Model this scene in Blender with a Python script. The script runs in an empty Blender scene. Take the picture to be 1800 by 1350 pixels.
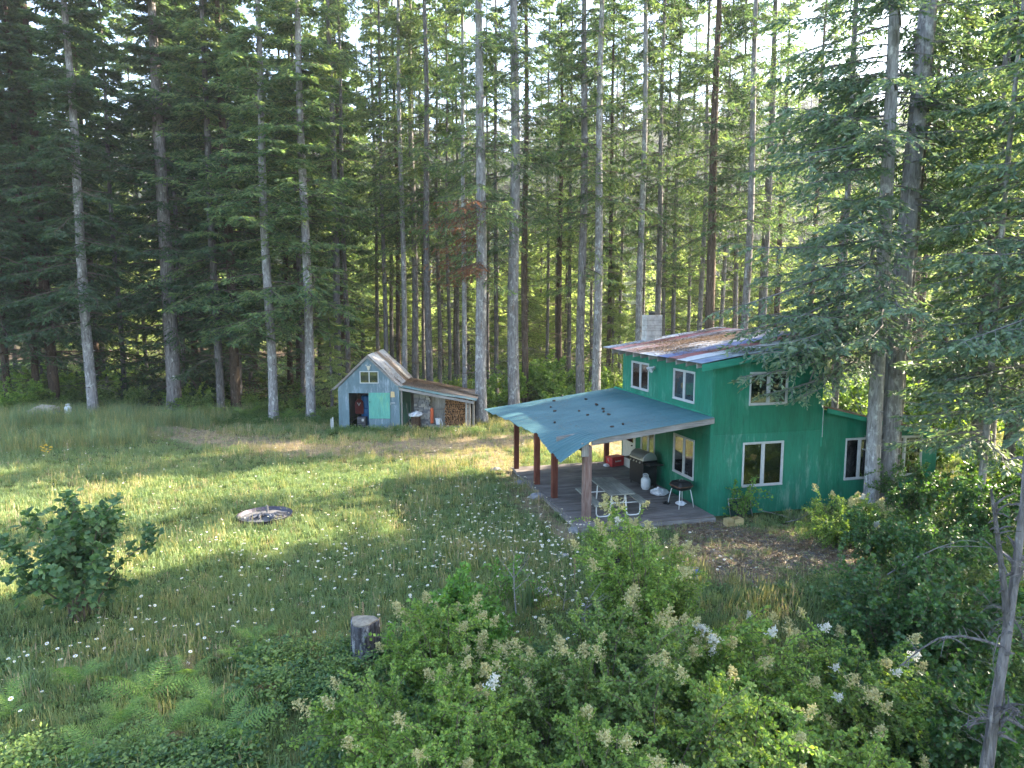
import bpy, math, random
import numpy as np
from mathutils import Vector, Matrix

R = math.radians
SC = bpy.context.scene
COL = SC.collection

# ------------------------------------------------------------------ camera, sky, sun, exposure
CAM_H = 6.2
FPX = 1203.0
PITCH = math.atan((675 - 535) / FPX)
cd = bpy.data.cameras.new("camera")
cd.sensor_width = 36.0
cd.lens = FPX / 1800 * 36.0
cd.clip_start = 0.05
cd.clip_end = 3000
cam = bpy.data.objects.new("camera", cd)
COL.objects.link(cam)
cam.location = (0, 0, CAM_H)
cam.rotation_euler = (math.pi / 2 - PITCH, 0, 0)
SC.camera = cam

SUN_AZ, SUN_EL = 64.0, 29.0            # azimuth to the right of +Y
w = bpy.data.worlds.new("World")
SC.world = w
w.use_nodes = True
nt = w.node_tree
bg = nt.nodes['Background']
sky = nt.nodes.new('ShaderNodeTexSky')
sky.sky_type = 'NISHITA'
sky.sun_disc = False
sky.sun_elevation = R(SUN_EL)
sky.sun_rotation = R(SUN_AZ)
sky.air_density = 1.0
sky.dust_density = 2.0
sky.altitude = 300
nt.links.new(sky.outputs[0], bg.inputs[0])
bg.inputs[1].default_value = 0.125
sl = bpy.data.lights.new("sun", 'SUN')
sl.energy = 5.0
sl.angle = R(0.55)
sl.color = (1.0, 0.86, 0.66)
sun = bpy.data.objects.new("sun", sl)
COL.objects.link(sun)
sv = Vector((math.sin(R(SUN_AZ)) * math.cos(R(SUN_EL)), math.cos(R(SUN_AZ)) * math.cos(R(SUN_EL)), math.sin(R(SUN_EL))))
sun.rotation_euler = sv.to_track_quat('Z', 'Y').to_euler()
vs = SC.view_settings
vs.view_transform = 'Standard'
vs.look = 'None'
vs.gamma = 1
vs.use_curve_mapping = False
vs.exposure = 3.0
cy = SC.cycles
cy.max_bounces = 6
cy.diffuse_bounces = 3
cy.glossy_bounces = 2
cy.transmission_bounces = 4
cy.transparent_max_bounces = 6
cy.use_denoising = True
cy.sample_clamp_indirect = 6
cy.caustics_reflective = False
cy.caustics_refractive = False

# ------------------------------------------------------------------ helpers
cP, sP = math.cos(PITCH), math.sin(PITCH)
def ground_at(px, py, z=0.0):
    x = (px - 900) / FPX; y = (py - 675) / FPX
    d = (x, cP - y * sP, -sP - y * cP)
    t = (z - CAM_H) / d[2]
    return Vector((d[0] * t, d[1] * t, z))
def at_depth(px, py, Y):
    x = (px - 900) / FPX; y = (py - 675) / FPX
    d = (x, cP - y * sP, -sP - y * cP)
    t = Y / d[1]
    return Vector((d[0] * t, Y, CAM_H + d[2] * t))

def tag(o, label=None, cat=None, group=None, kind=None):
    if label: o['label'] = label
    if cat: o['category'] = cat
    if group: o['group'] = group
    if kind: o['kind'] = kind
    return o
def empty(name, loc=(0, 0, 0), rz=0.0, label=None, cat=None, group=None):
    o = bpy.data.objects.new(name, None)
    o.empty_display_size = 0.2
    COL.objects.link(o)
    o.location = loc
    o.rotation_euler = (0, 0, rz)
    return tag(o, label, cat, group)
def link(name, me, parent=None, loc=None, rot=None, scale=None):
    o = bpy.data.objects.new(name, me)
    COL.objects.link(o)
    if parent is not None: o.parent = parent
    if loc is not None: o.location = loc
    if rot is not None: o.rotation_euler = rot
    if scale is not None: o.scale = (scale,) * 3 if isinstance(scale, (int, float)) else scale
    return o

def mesh_np(name, V, F, mats, mi=None, smooth=False):
    """V (n,3); F (m,k) one polygon size, or a list of such arrays"""
    me = bpy.data.meshes.new(name)
    V = np.asarray(V, dtype=np.float32)
    Fs = F if isinstance(F, list) else [F]
    Fs = [np.asarray(f, dtype=np.int32) for f in Fs if len(f)]
    me.vertices.add(len(V))
    me.vertices.foreach_set('co', V.ravel())
    nl = sum(f.size for f in Fs); npoly = sum(len(f) for f in Fs)
    me.loops.add(nl)
    me.loops.foreach_set('vertex_index', np.concatenate([f.ravel() for f in Fs]))
    me.polygons.add(npoly)
    tot = np.concatenate([np.full(len(f), f.shape[1], dtype=np.int32) for f in Fs])
    st = np.concatenate([[0], np.cumsum(tot)[:-1]]).astype(np.int32)
    me.polygons.foreach_set('loop_start', st)
    if mi is not None:
        me.polygons.foreach_set('material_index', np.asarray(mi, dtype=np.int32))
    me.polygons.foreach_set('use_smooth', np.full(npoly, smooth))
    me.update(calc_edges=True)
    for m in (mats if isinstance(mats, (list, tuple)) else [mats]):
        me.materials.append(m)
    return me

class MB:
    """collects boxes, tubes and quads into one mesh"""
    def __init__(s):
        s.v = []; s.f = []; s.m = []
    def add(s, vs, fs, m=0):
        b = len(s.v)
        s.v += [tuple(v) for v in vs]
        s.f += [tuple(b + i for i in f) for f in fs]
        s.m += [m] * len(fs)
        return s
    def box(s, x0, x1, y0, y1, z0, z1, m=0, M=None):
        vs = [Vector(p) for p in ((x0,y0,z0),(x1,y0,z0),(x1,y1,z0),(x0,y1,z0),(x0,y0,z1),(x1,y0,z1),(x1,y1,z1),(x0,y1,z1))]
        if M is not None: vs = [M @ p for p in vs]
        return s.add(vs, ((0,3,2,1),(4,5,6,7),(0,1,5,4),(1,2,6,5),(2,3,7,6),(3,0,4,7)), m)
    def hexa(s, lo, hi, m=0):
        """eight points: lo ring of 4, hi ring of 4"""
        return s.add(list(lo) + list(hi), ((0,3,2,1),(4,5,6,7),(0,1,5,4),(1,2,6,5),(2,3,7,6),(3,0,4,7)), m)
    def tube(s, pts, r, n=8, m=0, caps=True):
        pts = [Vector(p) for p in pts]
        rs = r if isinstance(r, (list, tuple)) else [r] * len(pts)
        b = len(s.v)
        prev = None
        for i, p in enumerate(pts):
            t = (pts[min(i + 1, len(pts) - 1)] - pts[max(i - 1, 0)])
            if t.length < 1e-9: t = Vector((0, 0, 1))
            t.normalize()
            if prev is None:
                a = t.orthogonal().normalized()
            else:
                a = (prev - t * prev.dot(t))
                a = a.normalized() if a.length > 1e-6 else t.orthogonal().normalized()
            prev = a
            c = t.cross(a)
            for k in range(n):
                th = 2 * math.pi * k / n
                q = p + (a * math.cos(th) + c * math.sin(th)) * rs[i]
                s.v.append(tuple(q))
        for i in range(len(pts) - 1):
            for k in range(n):
                s.f.append((b + i*n + k, b + i*n + (k+1) % n, b + (i+1)*n + (k+1) % n, b + (i+1)*n + k)); s.m.append(m)
        if caps:
            s.f.append(tuple(b + k for k in range(n))[::-1]); s.m.append(m)
            e = b + (len(pts) - 1) * n
            s.f.append(tuple(e + k for k in range(n))); s.m.append(m)
        return s
    def lathe(s, prof, n=16, c=(0, 0), m=0, sx=1, sy=1):
        b = len(s.v)
        for (r, z) in prof:
            for k in range(n):
                th = 2 * math.pi * k / n
                s.v.append((c[0] + r * sx * math.cos(th), c[1] + r * sy * math.sin(th), z))
        for i in range(len(prof) - 1):
            for k in range(n):
                s.f.append((b + i*n + k, b + i*n + (k+1) % n, b + (i+1)*n + (k+1) % n, b + (i+1)*n + k)); s.m.append(m)
        s.f.append(tuple(b + k for k in range(n))[::-1]); s.m.append(m)
        e = b + (len(prof) - 1) * n
        s.f.append(tuple(e + k for k in range(n))); s.m.append(m)
        return s
    def mesh(s, name, mats, smooth=False, bevel=0.0):
        me = bpy.data.meshes.new(name)
        me.from_pydata(s.v, [], s.f)
        for m in (mats if isinstance(mats, (list, tuple)) else [mats]): me.materials.append(m)
        me.polygons.foreach_set('material_index', s.m)
        if smooth: me.polygons.foreach_set('use_smooth', [True] * len(s.f))
        me.update()
        return me
    def obj(s, name, mats, parent=None, smooth=False, bevel=0.0, loc=None, rot=None):
        o = link(name, s.mesh(name, mats, smooth), parent, loc, rot)
        if bevel:
            b = o.modifiers.new('bevel', 'BEVEL'); b.width = bevel; b.segments = 2; b.limit_method = 'ANGLE'
        return o

# ------------------------------------------------------------------ materials
class NT:
    def __init__(s, name):
        s.mat = bpy.data.materials.new(name); s.mat.use_nodes = True
        s.t = s.mat.node_tree; s.b = s.t.nodes['Principled BSDF']
        s.out = s.t.nodes['Material Output']
    def n(s, ty, **kw):
        nd = s.t.nodes.new(ty)
        for k, v in kw.items(): setattr(nd, k, v)
        return nd
    def l(s, a, b): s.t.links.new(a, b)
    def coord(s, kind='Object', scale=(1, 1, 1)):
        c = s.n('ShaderNodeTexCoord'); m = s.n('ShaderNodeMapping')
        m.inputs['Scale'].default_value = scale
        s.l(c.outputs[kind], m.inputs['Vector']); return m.outputs[0]
    def world(s, scale=(1, 1, 1)):
        c = s.n('ShaderNodeNewGeometry'); m = s.n('ShaderNodeMapping')
        m.inputs['Scale'].default_value = scale
        s.l(c.outputs['Position'], m.inputs['Vector']); return m.outputs[0]
    def noise(s, vec, scale, detail=4, rough=0.55, dist=0.0):
        x = s.n('ShaderNodeTexNoise'); x.inputs['Scale'].default_value = scale
        x.inputs['Detail'].default_value = detail; x.inputs['Roughness'].default_value = rough
        x.inputs['Distortion'].default_value = dist
        s.l(vec, x.inputs['Vector']); return x.outputs['Fac']
    def ramp(s, fac, stops):
        r = s.n('ShaderNodeValToRGB'); e = r.color_ramp.elements
        while len(e) < len(stops): e.new(0.5)
        for i, (p, c) in enumerate(stops):
            e[i].position = p; e[i].color = (c[0], c[1], c[2], 1) if isinstance(c, (tuple, list)) else (c, c, c, 1)
        s.l(fac, r.inputs[0]); return r.outputs[0]
    def mix(s, fac, a, b, mode='MIX'):
        m = s.n('ShaderNodeMix', data_type='RGBA', blend_type=mode)
        for inp, v in ((m.inputs[0], fac), (m.inputs[6], a), (m.inputs[7], b)):
            if isinstance(v, (int, float)): inp.default_value = v
            elif isinstance(v, (tuple, list)): inp.default_value = (v[0], v[1], v[2], 1)
            else: s.l(v, inp)
        return m.outputs[2]
    def bump(s, h, strength=0.4, dist=0.02):
        b = s.n('ShaderNodeBump'); b.inputs['Strength'].default_value = strength; b.inputs['Distance'].default_value = dist
        s.l(h, b.inputs['Height']); s.l(b.outputs[0], s.b.inputs['Normal'])
    def base(s, c, rough=0.7, metal=0.0, spec=0.4):
        if isinstance(c, (tuple, list)): s.b.inputs['Base Color'].default_value = (c[0], c[1], c[2], 1)
        else: s.l(c, s.b.inputs['Base Color'])
        if isinstance(rough, (int, float)): s.b.inputs['Roughness'].default_value = rough
        else: s.l(rough, s.b.inputs['Roughness'])
        s.b.inputs['Metallic'].default_value = metal
        s.b.inputs['Specular IOR Level'].default_value = spec
        return s.mat

def leaf_mat(name, cols, trans=0.4, tcol=(1.5, 1.5, 0.6), rough=0.55, big=0.35, spec=0.3, bigscale=0.6):
    s = NT(name)
    g = s.n('ShaderNodeNewGeometry')
    n = len(cols)
    c = s.ramp(g.outputs['Random Per Island'], [(i / max(1, n - 1), cols[i]) for i in range(n)])
    nz = s.noise(s.coord('Object'), bigscale, 3)
    c = s.mix(big, c, s.ramp(nz, [(0.3, 0.45), (0.7, 1.6)]), 'MULTIPLY')
    m = s.base(c, rough, 0, spec)
    tr = s.n('ShaderNodeBsdfTranslucent')
    s.l(s.mix(1.0, c, tcol, 'MULTIPLY'), tr.inputs[0])
    ms = s.n('ShaderNodeMixShader'); ms.inputs[0].default_value = trans
    s.l(s.b.outputs[0], ms.inputs[1]); s.l(tr.outputs[0], ms.inputs[2]); s.l(ms.outputs[0], s.out.inputs[0])
    return m

def bark_mat(name, dark, mid, lichen, lich_amt=0.5):
    s = NT(name)
    v = s.coord('Object', (1, 1, 0.16))
    fis = s.noise(v, 16, 5, 0.65, 0.6)
    v2 = s.coord('Object', (1, 1, 0.6))
    pt = s.noise(v2, 5.5, 6, 0.7)
    big = s.noise(s.coord('Object', (1, 1, 0.4)), 0.7, 3)
    oi = s.n('ShaderNodeObjectInfo')
    c = s.ramp(fis, [(0.32, dark), (0.62, mid)])
    lm = s.ramp(pt, [(0.62 - 0.12 * lich_amt, 0.0), (0.72 - 0.1 * lich_amt, 0.85)])
    c = s.mix(lm, c, lichen)
    c = s.mix(0.5, c, s.ramp(big, [(0.3, 0.6), (0.7, 1.4)]), 'MULTIPLY')
    moss = s.ramp(s.noise(s.coord('Object', (1, 1, 0.5)), 2.3, 4), [(0.58, 0.0), (0.72, 0.55)])
    c = s.mix(moss, c, (0.055, 0.05, 0.02))
    c = s.mix(1.0, c, s.ramp(oi.outputs['Random'], [(0, 0.75), (1, 1.15)]), 'MULTIPLY')
    s.bump(fis, 0.9, 0.05)
    return s.base(c, 0.9, 0, 0.15)

def plain(name, c, rough=0.6, metal=0.0, var=0.25, scale=6, spec=0.4, bump=0.0):
    s = NT(name)
    nz = s.noise(s.coord('Object'), scale, 5, 0.6)
    col = s.mix(var, c, s.ramp(nz, [(0.3, 0.35), (0.7, 1.5)]), 'MULTIPLY')
    if bump: s.bump(nz, bump, 0.01)
    return s.base(col, rough, metal, spec)

def wood_mat(name, dark, light, axis=0, scale=9, rough=0.8, rand=0.3):
    s = NT(name)
    sc = [14, 14, 14]; sc[axis] = 1.0
    g = s.noise(s.coord('Object', tuple(x / 14 for x in sc)), scale * 3, 5, 0.65, 0.4)
    b = s.noise(s.coord('Object'), 1.7, 4)
    c = s.ramp(g, [(0.3, dark), (0.7, light)])
    c = s.mix(0.5, c, s.ramp(b, [(0.3, 0.55), (0.7, 1.4)]), 'MULTIPLY')
    oi = s.n('ShaderNodeObjectInfo')
    c = s.mix(rand, c, s.ramp(oi.outputs['Random'], [(0, 0.4), (1, 1.5)]), 'MULTIPLY')
    s.bump(g, 0.35, 0.01)
    return s.base(c, rough, 0, 0.2)

def paint_wall(name, c1, c2, worn, wear=0.5, groove=True):
    s = NT(name)
    v = s.coord('Object', (1, 1, 0.22))
    streak = s.noise(v, 5, 6, 0.7)
    cloud = s.noise(s.coord('Object'), 0.55, 4)
    fine = s.noise(s.coord('Object', (1, 1, 0.08)), 40, 3)
    c = s.ramp(cloud, [(0.3, c1), (0.7, c2)])
    c = s.mix(0.25, c, s.ramp(fine, [(0.3, 0.5), (0.7, 1.4)]), 'MULTIPLY')
    a = s.n('ShaderNodeMath', operation='MULTIPLY'); s.l(streak, a.inputs[0]); s.l(s.ramp(cloud, [(0.35, 0.8), (0.62, 1.25)]), a.inputs[1])
    wm = s.ramp(a.outputs[0], [(0.62 - 0.1 * wear, 0.0), (0.8 - 0.08 * wear, 0.75)])
    c = s.mix(wm, c, worn)
    drt = s.noise(s.coord('Object', (1, 1, 0.3)), 2.4, 5, 0.7)
    c = s.mix(0.55, c, s.ramp(drt, [(0.3, 0.55), (0.55, 1.1)]), 'MULTIPLY')
    s.bump(fine, 0.25, 0.006)
    return s.base(c, 0.62, 0, 0.3)

def metal_roof(name, c, c2, rust=0.3, rcol=(0.16, 0.07, 0.035), rough=0.45):
    s = NT(name)
    nz = s.noise(s.coord('Object', (0.35, 1, 1)), 2.2, 6, 0.7)
    n2 = s.noise(s.coord('Object'), 0.8, 4)
    col = s.mix(s.ramp(n2, [(0.35, 0.0), (0.65, 1.0)]), c, c2)
    col = s.mix(s.ramp(nz, [(0.66 - 0.2 * rust, 0.0), (0.8 - 0.2 * rust, 0.8)]), col, rcol)
    f = s.noise(s.coord('Object'), 30, 3)
    col = s.mix(0.2, col, s.ramp(f, [(0.3, 0.5), (0.7, 1.4)]), 'MULTIPLY')
    return s.base(col, rough, 0.0, 0.45)

M = {}
M['bark'] = bark_mat('bark_grey', (0.06, 0.052, 0.05), (0.22, 0.205, 0.20), (0.42, 0.42, 0.40), 0.45)
M['bark_pale'] = bark_mat('bark_pale', (0.12, 0.11, 0.11), (0.32, 0.31, 0.31), (0.55, 0.55, 0.53), 0.75)
M['bark_silver'] = bark_mat('bark_silver', (0.16, 0.15, 0.155), (0.42, 0.41, 0.42), (0.66, 0.66, 0.66), 0.7)
M['bark_brown'] = bark_mat('bark_brown', (0.035, 0.024, 0.018), (0.13, 0.095, 0.07), (0.3, 0.29, 0.26), 0.15)
M['twig'] = plain('dead_twig', (0.12, 0.095, 0.075), 0.9, 0, 0.5, 4, 0.1)
M['twig_grey'] = plain('dead_wood_grey', (0.19, 0.18, 0.175), 0.85, 0, 0.6, 5, 0.1)
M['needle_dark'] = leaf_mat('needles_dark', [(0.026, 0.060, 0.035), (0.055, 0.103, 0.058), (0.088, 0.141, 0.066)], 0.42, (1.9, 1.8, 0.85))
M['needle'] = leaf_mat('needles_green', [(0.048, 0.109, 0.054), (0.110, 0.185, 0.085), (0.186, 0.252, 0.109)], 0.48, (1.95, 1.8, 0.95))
M['needle_mint'] = leaf_mat('needles_blue_green', [(0.081, 0.138, 0.094), (0.156, 0.231, 0.156), (0.252, 0.313, 0.186)], 0.35, (1.4, 1.5, 0.65))
M['needle_young'] = leaf_mat('needles_young',  [(0.168, 0.231, 0.095), (0.263, 0.340, 0.132), (0.407, 0.436, 0.228)], 0.6, (1.5, 1.55, 0.9), big=0.2)
M['needle_dead'] = leaf_mat('needles_dead_red', [(0.14, 0.055, 0.03), (0.2, 0.09, 0.045), (0.26, 0.13, 0.06)], 0.4, (1.3, 1.0, 0.7))

# ------------------------------------------------------------------ ground
PATHS = []          # (x0,y0,x1,y1,halfwidth,strength): dry or bare bands, in metres
def _p(px, py): g = ground_at(px, py); return (g.x, g.y)
def addpath(pts, hw, st):
    for a, b in zip(pts[:-1], pts[1:]):
        A = _p(*a); B = _p(*b); PATHS.append((A[0], A[1], B[0], B[1], hw, st))
addpath([(300, 765), (420, 778), (560, 790), (760, 782), (900, 775), (1050, 775), (1120, 800)], 1.7, 0.95)
addpath([(290, 758), (350, 762)], 0.8, 1.1)
addpath([(700, 800), (860, 800), (905, 840), (960, 890)], 1.0, 0.6)
addpath([(1260, 935), (1330, 955), (1420, 975), (1460, 985)], 1.35, 1.25)
addpath([(1230, 960), (1300, 1010)], 0.9, 1.1)
addpath([(930, 880), (1000, 950)], 0.35, 0.7)
addpath([(460, 915), (470, 912)], 0.75, 0.9)
def vnoise(x, y, s, seed=0):
    x = np.asarray(x, float) / s + seed * 17.3; y = np.asarray(y, float) / s + seed * 9.1
    xi = np.floor(x); yi = np.floor(y); fx = x - xi; fy = y - yi
    def h(a, b):
        v = np.sin(a * 127.1 + b * 311.7 + seed * 74.7) * 43758.5453
        return v - np.floor(v)
    fx = fx * fx * (3 - 2 * fx); fy = fy * fy * (3 - 2 * fy)
    return (h(xi, yi) * (1 - fx) + h(xi + 1, yi) * fx) * (1 - fy) + (h(xi, yi + 1) * (1 - fx) + h(xi + 1, yi + 1) * fx) * fy
def path_mask(x, y):
    x = np.asarray(x, float); y = np.asarray(y, float)
    m = np.zeros_like(x)
    for (ax, ay, bx, by, hw, st) in PATHS:
        dx, dy = bx - ax, by - ay
        t = np.clip(((x - ax) * dx + (y - ay) * dy) / (dx * dx + dy * dy + 1e-9), 0, 1)
        d = np.hypot(x - ax - t * dx, y - ay - t * dy)
        d = d + (vnoise(x, y, 0.7, 3) - 0.5) * hw * 0.9
        m = np.maximum(m, st * np.clip(1.3 - d / hw, 0, 1))
    return m
def gz(x, y):
    x = np.asarray(x, float); y = np.asarray(y, float)
    r = np.hypot(x, y)
    z = 0.22 * (vnoise(x, y, 7, 1) - 0.5) + 0.08 * (vnoise(x, y, 2.1, 2) - 0.5)
    flat = np.clip((np.hypot(x - 6.5, y - 22) - 5.5) / 4, 0, 1) * np.clip((np.hypot(x + 5.2, y - 34.5) - 4.2) / 3, 0, 1)
    z = z * flat
    # the bank falls away at the lower right
    b = np.clip((x - 1.5) / 4, 0, 1) * np.clip((14.2 - y) / 5, 0, 1)
    z = z - 1.3 * b * b * (3 - 2 * b)
    z = z + 0.45 * np.exp(-(((x + 23) / 6.5) ** 2 + ((y - 33) / 3.2) ** 2))
    # hillside behind the forest
    t = np.clip((y - 120 + 0.12 * x) / 260, 0, 1)
    hill = 74 * t * t * (3 - 2 * t) * (0.85 + 0.5 * vnoise(x, y, 90, 5)) * np.clip((700 - r) / 250, 0.25, 1)
    return z + hill
def gzf(x, y): return float(gz(np.array([x]), np.array([y]))[0])

def build_ground():
    xs = np.unique(np.concatenate([np.linspace(-26, 26, 150), np.linspace(-80, 80, 60), np.linspace(-900, 900, 60)]))
    ys = np.unique(np.concatenate([np.linspace(4, 40, 120), np.linspace(-20, 120, 60), np.linspace(-300, 1200, 70)]))
    X, Y = np.meshgrid(xs, ys)
    Z = gz(X, Y)
    nx, ny = len(xs), len(ys)
    V = np.stack([X.ravel(), Y.ravel(), Z.ravel()], 1)
    i = np.arange(nx * ny).reshape(ny, nx)
    F = np.stack([i[:-1, :-1].ravel(), i[:-1, 1:].ravel(), i[1:, 1:].ravel(), i[1:, :-1].ravel()], 1)
    s = NT('ground_earth')
    at = s.n('ShaderNodeAttribute', attribute_name='bare')
    v = s.world()
    n1 = s.noise(v, 0.5, 5); n2 = s.noise(v, 5, 6, 0.7); n3 = s.noise(v, 25, 4, 0.7)
    grass = s.ramp(n2, [(0.3, (0.035, 0.05, 0.018)), (0.55, (0.07, 0.09, 0.03)), (0.75, (0.13, 0.13, 0.055))])
    bare = s.ramp(n2, [(0.3, (0.13, 0.10, 0.065)), (0.6, (0.27, 0.22, 0.14)), (0.8, (0.38, 0.31, 0.21))])
    c = s.mix(s.ramp(at.outputs['Fac'], [(0.15, 0.0), (0.7, 1.0)]), grass, bare)
    fo = s.n('ShaderNodeAttribute', attribute_name='forest')
    duff = s.ramp(n2, [(0.3, (0.03, 0.022, 0.014)), (0.7, (0.09, 0.065, 0.04))])
    c = s.mix(fo.outputs['Fac'], c, duff)
    c = s.mix(0.5, c, s.ramp(n3, [(0.3, 0.5), (0.7, 1.5)]), 'MULTIPLY')
    s.bump(n3, 0.6, 0.04)
    m = s.base(c, 0.95, 0, 0.1)
    me = mesh_np('ground', V, F, m, smooth=True)
    a = me.attributes.new('bare', 'FLOAT', 'POINT'); a.data.foreach_set('value', path_mask(V[:, 0], V[:, 1]).astype(np.float32))
    fr = np.clip((V[:, 1] - 37) / 3, 0, 1) * np.clip((115 - V[:, 1]) / 20, 0, 1)
    a = me.attributes.new('forest', 'FLOAT', 'POINT'); a.data.foreach_set('value', fr.astype(np.float32))
    tag(link('ground', me), 'rough meadow ground with dry grass paths and forest floor behind', kind='structure')
build_ground()

# ------------------------------------------------------------------ haze between the far trees
hz = NT('haze_air')
hz.t.nodes.remove(hz.b)
pv = hz.n('ShaderNodeVolumePrincipled'); pv.inputs['Density'].default_value = 0.0004; pv.inputs['Color'].default_value = (0.93, 0.96, 1.0, 1); pv.inputs['Anisotropy'].default_value = 0.3
hz.l(pv.outputs[0], hz.out.inputs['Volume'])
tag(MB().box(-1000, 1000, -350, 1300, -4, 140).obj('haze', hz.mat), 'thin sunlit haze in the air between the trees', kind='stuff')

# ------------------------------------------------------------------ scatter (stuff)
def scatter(name, pts, scl, rotz, idx, metas, label, tilt=0.15, seed=0):
    rng = np.random.default_rng(seed)
    c = bpy.data.collections.new(name + '_kit')
    for k, me in enumerate(metas):
        o = bpy.data.objects.new(name + '_%02d' % k, me); c.objects.link(o)
    me = bpy.data.meshes.new(name)
    me.vertices.add(len(pts)); me.vertices.foreach_set('co', np.asarray(pts, np.float32).ravel())
    a = me.attributes.new('scl', 'FLOAT', 'POINT'); a.data.foreach_set('value', np.asarray(scl, np.float32))
    rv = np.stack([rng.normal(0, tilt, len(pts)), rng.normal(0, tilt, len(pts)), rotz], 1)
    a = me.attributes.new('rot', 'FLOAT_VECTOR', 'POINT'); a.data.foreach_set('vector', rv.astype(np.float32).ravel())
    a = me.attributes.new('idx', 'INT', 'POINT'); a.data.foreach_set('value', np.asarray(idx, np.int32))
    o = link(name, me)
    g = bpy.data.node_groups.new(name + '_nodes', 'GeometryNodeTree')
    g.interface.new_socket('Geometry', in_out='INPUT', socket_type='NodeSocketGeometry')
    g.interface.new_socket('Geometry', in_out='OUTPUT', socket_type='NodeSocketGeometry')
    N = g.nodes
    gi = N.new('NodeGroupInput'); go = N.new('NodeGroupOutput')
    ci = N.new('GeometryNodeCollectionInfo'); ci.inputs['Collection'].default_value = c
    ci.inputs['Separate Children'].default_value = True; ci.inputs['Reset Children'].default_value = True
    ip = N.new('GeometryNodeInstanceOnPoints'); ip.inputs['Pick Instance'].default_value = True
    def na(nm, ty):
        q = N.new('GeometryNodeInputNamedAttribute'); q.data_type = ty; q.inputs['Name'].default_value = nm
        return next(x for x in q.outputs if x.enabled and x.name == 'Attribute')
    L = g.links
    L.new(gi.outputs[0], ip.inputs['Points']); L.new(ci.outputs[0], ip.inputs['Instance'])
    L.new(na('idx', 'INT'), ip.inputs['Instance Index'])
    L.new(na('rot', 'FLOAT_VECTOR'), ip.inputs['Rotation']); L.new(na('scl', 'FLOAT'), ip.inputs['Scale'])
    L.new(ip.outputs[0], go.inputs[0])
    md = o.modifiers.new('scatter', 'NODES'); md.node_group = g
    tag(o, label, None, None, 'stuff')
    return o

# ------------------------------------------------------------------ foliage meshes (numpy)
def unit(a): return a / (np.linalg.norm(a, axis=-1, keepdims=True) + 1e-9)
def diamonds(P, D, S, L, W, fold=0.25, belly=0.45):
    """leaf diamonds: base P, direction D, side S (unit), length L, half-width W -> V,F(quads as 2 tris)"""
    n = len(P)
    N = np.cross(D, S)
    L = np.broadcast_to(L, (n,))[:, None]; W = np.broadcast_to(W, (n,))[:, None]
    mid = P + D * L * belly
    V = np.stack([P, mid + S * W + N * W * fold, P + D * L, mid - S * W + N * W * fold], 1).reshape(-1, 3)
    b = np.arange(n)[:, None] * 4
    F = np.concatenate([b + np.array([0, 1, 2]), b + np.array([0, 2, 3])], 0)
    return V, F
def tubes_np(polys, radii, n=3):
    """polys (m,k,3), radii (m,k) -> V,F quads"""
    m, k, _ = polys.shape
    T = unit(np.gradient(polys, axis=1))
    up = np.array([0.3, 0.2, 1.0]); A = unit(np.cross(T, up)); B = np.cross(T, A)
    th = 2 * np.pi * np.arange(n) / n
    V = polys[:, :, None, :] + radii[:, :, None, None] * (A[:, :, None, :] * np.cos(th)[None, None, :, None] + B[:, :, None, :] * np.sin(th)[None, None, :, None])
    idx = np.arange(m * k * n).reshape(m, k, n)
    a = idx[:, :-1, :]; b = idx[:, 1:, :]
    F = np.stack([a, np.roll(a, -1, 2), np.roll(b, -1, 2), b], -1).reshape(-1, 4)
    return V.reshape(-1, 3), F

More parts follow.
